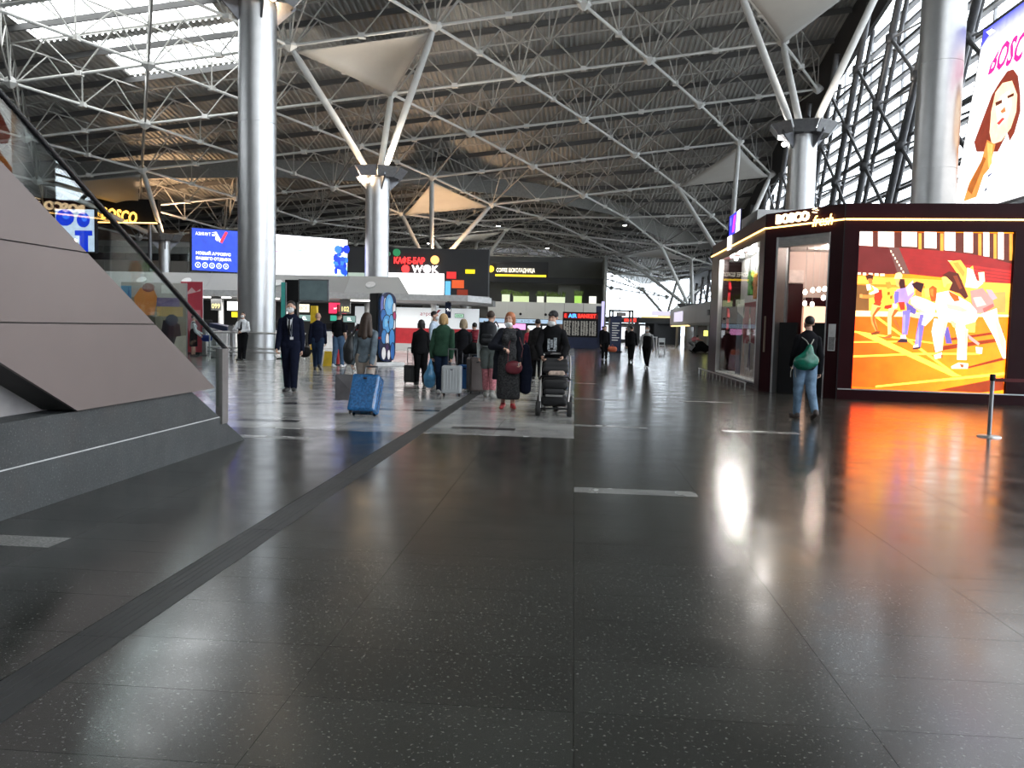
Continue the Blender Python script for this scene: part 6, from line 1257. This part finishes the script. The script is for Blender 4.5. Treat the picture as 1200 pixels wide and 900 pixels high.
t.matrix_basis = Matrix.Translation((-3.30, 12.66, .0)) @ Matrix.Rotation(-.10, 4, 'Z') @ Matrix.Rotation(-.42, 4, 'X'); t.location, t.rotation_euler = t.matrix_basis.to_translation(), t.matrix_basis.to_euler()
greycase = mat('grey_case', (.42, .44, .45), .35, 0, (3, .06)); browncase = mat('brown_case', (.075, .06, .055), .4)
suitcase('light grey hard shell suitcase beside the green sweater', (-2.52, 16.95, 0), .06, .42, .26, .58, greycase, .34, 0, 6, steel_d)
suitcase('tall brown suitcase with a black stripe under a black bag', (-2.12, 17.75, 0), .3, .34, .48, .74, browncase, .05, 0, 2)
suitcase('blue cabin suitcase between the grey and the brown one', (-2.42, 18.3, 0), 0, .34, .22, .54, mat('case_blue', (.02, .10, .28), .4), .3, 0, 4)
suitcase('small black trolley case beside the woman in black', (-4.0, 19.9, 0), .2, .30, .2, .42, mat('case_black', (.012, .012, .013), .5), .42, 0, 3)
# soft bags
def softbag(nm, label, cat, loc, rz, pts, rs, m, sc=(1, 1, 1), strap=None, strapm=None, sr=.012, h=.012, extra=None):
    t = thing(nm, label, cat, loc, rz, kind='thing'); prop('body', t, pts, rs, m, h, .03, sc)
    if strap: MB().path(strap, sr, 7).build('strap', strapm or m, t)
    if extra: extra(t)
    return t
W_ = lambda i, p: i['W'](p)
leather = mat('black_leather', (.010, .010, .011), .4, 0, (10, .2))
softbag('black_bag', 'floppy black bag lying on top of the tall brown suitcase', 'bag', (-2.14, 17.72, .86), .2, [(-.2, 0, .06), (-.05, 0, .13), (.12, 0, .12), (.2, 0, .05)], [.07, .12, .12, .07], blackcloth, (1, .8, 1), [(-.12, 0, .2), (-.05, 0, .3), (.05, 0, .3), (.12, 0, .2)])
# shoulder bag of the denim woman, hanging at her left
p = W_(dw, (-.30, -.02, .0)); softbag('shoulder_bag', 'black shoulder bag hanging at the denim jacket woman', 'bag', (p[0], p[1], .80), .1, [(0, 0, .06), (0, 0, .22), (.02, 0, .40)], [.115, .12, .075], leather, (1.15, 1.5, 1), [(.0, -.03, .36), (.09, -.05, .55), (.12, 0, .62), (.09, .06, .53), (.0, .04, .36)], sr=.014)
# grey paper bag with board-like sides
def carrier(nm, label, loc, rz, w, d, h, m, top=1.0):
    t = thing(nm, label, 'bag', loc, rz, kind='thing'); mb = MB(); a, b = w / 2, d / 2
    v = [(-a, -b, 0), (a, -b, 0), (a, b, 0), (-a, b, 0), (-a * top, -b * .5, h), (a * top, -b * .5, h), (a * top, b * .5, h), (-a * top, b * .5, h), (0, -b * 1.1, h * .5), (0, b * 1.1, h * .5)]
    mb.add(v, [(3, 2, 1, 0), (0, 8, 4), (0, 1, 8), (1, 5, 8), (8, 5, 4), (2, 9, 6), (2, 3, 9), (3, 7, 9), (9, 7, 6), (1, 2, 6, 5), (3, 0, 4, 7)]); o = mb.build('body', m, t); md = o.modifiers.new('paper', 'SOLIDIFY'); md.thickness = .004
    for s in (-1, 1): MB().path([(-w * .18, s * b * .5, h), (-w * .1, s * b * .3, h + .15), (0, 0, h + .19), (w * .1, s * b * .3, h + .15), (w * .18, s * b * .5, h)], .006, 6).build('handle', steel_d, t)
    return t
p = W_(dw, (-.33, .0, .0)); carrier('shopping_bag', 'large grey shopping bag carried by the denim jacket woman', (p[0] + .02, p[1] - .02, .13), .15, .44, .18, .44, mat('bag_grey', (.105, .098, .104), .3, 0, (5, .2)))
p = Vector((-2.92, 17.2, 0)); softbag('plastic_bag', 'light blue plastic bag hanging beside the green sweater', 'bag', (p[0] - .13, p[1] + .08, .12), 0, [(0, 0, .12), (0, 0, .25), (.01, 0, .45), (.02, 0, .62)], [.12, .125, .06, .02], mat('plastic_blue', (.06, .22, .40), .3, 0, (8, .4)), (1, 1.4, 1))
p = Vector((-8.32, 24.95, .42)); softbag('duffel_bag', 'black bag carried by the bald man in navy', 'bag', p, .2, [(0, -.16, .12), (0, .16, .12)], [.15, .15], blackcloth, (1, 1, .9), [(0, -.1, .26), (.02, -.05, .42), (.02, .05, .42), (0, .1, .26)])
# backpacks
def backpack(label, i, m, w=.34, h=.50, d=.17, strapm=None, zoff=.07):
    t0 = i['t']; c = Vector(i['U'](0, -.068, .02 + zoff)); t = thing('backpack', label, 'backpack', t0.matrix_basis @ c, t0.rotation_euler[2], kind='thing')
    sd = SDF(.03)
    for q_ in (-.27, -.09, .09, .27): sd.c((w * q_, -d * .55, .09), (w * q_, -d * .5, h * (.86 - .35 * abs(q_))), d * .55, d * .48); grow('pack', [(sd, .012)], m, t)
    sd = SDF(.02); sd.c((-w * .2, -d * 1.0, .1), (w * .2, -d * 1.0, .1), .05, .05).c((-w * .2, -d * .98, .2), (w * .2, -d * .98, .2), .045, .045); grow('front_pocket', [(sd, .012)], m, t)
    for s in (-1, 1): MB().path([(s * w * .25, -.03, h * .86), (s * w * .36, .06, h * .98), (s * w * .44, .17, h * .82), (s * w * .46, .16, h * .45), (s * w * .42, -.02, .1)], .017, 7).build('strap', strapm or m, t)
    MB().path([(-.04, -.05, h * .95), (0, -.05, h * 1.02), (.04, -.05, h * .95)], .008, 6).build('grip', black, t); return t
men = [o for o in COL.objects if o.name.startswith('person')]
def who(s): return next(o for o in men if s in o['label'])
class _I(dict): pass
def info_of(o, H, lean=0.):
    hip = .525 * H; return dict(t=o, U=lambda x, y, z: np.array([x * H, y * H, hip + z * H]))
backpack('black backpack worn by the tall man in shorts', info_of(who('tall man in a pale grey'), 1.75), mat('pack_black', (.012, .013, .016), .7, bump=(50, .3)))
backpack('small red backpack worn by the man farther down the queue', info_of(who('red backpack'), 1.55), mat('pack_red', (.30, .02, .04), .6), .28, .38, .15)
# green drawstring bag of the woman in light jeans
gm = mat('green_satin', (.006, .12, .075), .22, 0, (7, .35), bump=(14, .5, .01)); g0 = Vector(gw['U'](-.03, -.095, .0)); t = thing('drawstring_bag', 'shiny green drawstring bag on the back of the woman in light jeans', 'bag', gw['t'].matrix_basis @ g0, gw['t'].rotation_euler[2], kind='thing')
sd = SDF(.08); sd.c((-.13, -.02, .05), (.10, -.02, .09), .10, .11, (1, 1.5, 1)).c((-.03, -.02, .08), (.04, -.01, .27), .155, .06, (1, 1.5, 1)).c((.04, -.01, .26), (.05, .0, .34), .05, .03); grow('body', [(sd, .010)], gm, t)
MB().path([(.05, 0, .33), (.11, .03, .43), (.15, .09, .48)], .010, 6).path([(.05, 0, .33), (.0, .04, .43), (-.06, .10, .49)], .010, 6).build('cord', mat('cord_grey', (.35, .34, .3), .7), t); MB().path([(-.23, 0, 0), (-.27, -.02, -.1), (-.26, 0, -.2)], .006, 5).path([(-.2, -.03, -.03), (-.2, -.04, -.14), (-.18, -.03, -.2)], .006, 5).build('tassel', mat('cord_grey', (.35, .34, .3), .7), t)
# red round handbag
p = rw['W']((.0, .19, .62)); p = rw['t'].matrix_basis @ Vector((-.09, .20, .64)); t = thing('handbag', 'round dark red handbag worn by the red haired woman', 'handbag', p, math.pi, kind='thing'); sd = SDF(.03); sd.c((-.05, 0, .11), (.05, 0, .11), .105, .105, (1, 1.9, 1)).c((0, 0, .1), (0, 0, .12), .11, .11, (1, 1.9, 1)); grow('body', [(sd, .010)], mat('wine_leather', (.13, .012, .022), .4), t); MB().path([(-.11, 0, .16), (-.15, -.1, .45), (-.03, -.16, .78)], .007, 6).path([(.11, 0, .16), (.1, -.06, .5), (.02, -.14, .78)], .007, 6).build('strap', mat('wine_leather', (.13, .012, .022), .4), t); box('clasp', steel, t, (-.09, .06, .17), (.02, .01, .05))
# dark folded coat on her arm and camera in hand
p = rw['t'].matrix_basis @ Vector((-.31, .05, .35)); softbag('hanging_coat', 'long dark navy coat draped over the arm of the red haired woman', 'coat', p, 0, [(0, 0, .02), (0, 0, .35), (-.01, 0, .75)], [.10, .115, .07], cloth('navy_coat', (.012, .015, .028)), (1, 1.3, 1))
# orange bag far away, black bag on the floor, blue bag by the pinafore person
p = Vector((1.86, 39.9, .42)); softbag('orange_bag', 'orange bag carried by the far dark clad man', 'bag', p, 0, [(-.1, 0, .12), (.1, 0, .12)], [.13, .13], mat('bag_orange', (.55, .12, .05), .6), (1, 1.5, 1), [(-.08, 0, .22), (0, 0, .36), (.08, 0, .22)], sr=.01)
softbag('floor_bag', 'black bag lying on the floor before the bending person in pink', 'bag', (9.15, 60.2, 0), 0, [(-.35, 0, .28), (.0, 0, .45), (.35, 0, .30)], [.28, .36, .28], blackcloth, h=.03)
softbag('blue_bag', 'bright blue bag held by the person in a black pinafore', 'bag', (-14.6, 31.7, .62), 0, [(-.1, 0, .12), (.1, 0, .12)], [.13, .13], mat('bag_cobalt', (.02, .05, .32), .5), (1, 1.5, 1), [(-.08, 0, .22), (0, 0, .36), (.08, 0, .22)], sr=.01)

# ------------------------------------------------------------------ stroller
t = thing('stroller', 'black stroller with pale frame and four wheels pushed by the man in black', 'stroller', (-.30, 13.85, 0), kind='thing')
fr = mat('stroller_frame', (.42, .41, .40), .35, .6); fabric = mat('stroller_fabric', (.013, .013, .014), .8, bump=(50, .3))
for sx_ in (-1, 1):
    for y, r in ((-.30, .125), (.34, .15)):
        x = sx_ * .26; wv = MB().lathe([(r * .72, -.036), (r * .92, -.042), (r, -.03), (r, .03), (r * .92, .042), (r * .72, .036)], 22, (x, y, r), 'x').build('wheel', rubber, t)
        m = MB(); m.lathe([(.02, -.03), (.03, -.02), (.03, .02), (.02, .03)], 12, (x, y, r), 'x'); [m.tube((x, y, r), (x, y + r * .78 * math.cos(a), r + r * .78 * math.sin(a)), .01, 5) for a in np.arange(5) * 1.2566]; m.build('hub', fr, wv)
    MB().path([(sx_ * .23, -.30, .14), (sx_ * .24, -.24, .34), (sx_ * .25, .02, .58), (sx_ * .25, .28, .84), (sx_ * .24, .44, .98), (sx_ * .19, .49, 1.02)], .017, 8).build('frame_tube', fr, t); MB().path([(sx_ * .24, .34, .16), (sx_ * .25, .2, .40), (sx_ * .25, .02, .60)], .017, 8).build('frame_tube', fr, t)
    MB().tube((sx_ * .22, .475, 1.01), (sx_ * .06, .50, 1.03), .021, 8).build('hand_grip', black, t)
MB().tube((-.2, .49, 1.02), (.2, .49, 1.02), .016, 8).build('handlebar', fr, t); MB().tube((-.23, -.30, .13), (.23, -.30, .13), .014, 8).tube((-.24, .34, .15), (.24, .34, .15), .014, 8).build('axle', black, t)
sd = SDF(.04); sd.c((-.13, -.05, .50), (.13, -.05, .50), .09, .09).c((-.13, .18, .56), (.13, .18, .56), .08, .08).c((-.13, -.24, .40), (.13, -.24, .40), .05, .05).c((-.12, .22, .6), (-.12, .34, .88), .045, .045).c((.12, .22, .6), (.12, .34, .88), .045, .045).c((-.0, .24, .6), (.0, .35, .88), .06, .05); grow('seat', [(sd, .013)], fabric, t)
sd = SDF(.05); sd.c((-.17, .20, .74), (.17, .20, .74), .05, .05).c((-.16, .30, .9), (.16, .30, .9), .045, .045).c((-.17, .25, .82), (.17, .25, .82), .05, .05); grow('folded_canopy', [(sd, .013)], fabric, t)
sd = SDF(.03); sd.c((-.15, -.12, .22), (.15, -.12, .22), .07, .07).c((-.15, .18, .24), (.15, .18, .24), .08, .08); grow('basket', [(sd, .014)], fabric, t)
MB().path([(-.25, -.02, .6), (-.22, -.27, .66), (0, -.33, .67), (.22, -.27, .66), (.25, -.02, .6)], .018, 8).build('bumper_bar', black, t); MB().bx(-.14, .14, -.37, -.30, .335, .36).build('footrest', fr, t)
softbag('folded_blanket', 'pale beige cloth lying in the seat of the stroller', 'blanket', (-.27, 13.86, .64), 0, [(-.10, .02, .05), (.09, .04, .06)], [.05, .045], mat('cloth_beige', (.42, .32, .26), .85, 0, (20, .4)))
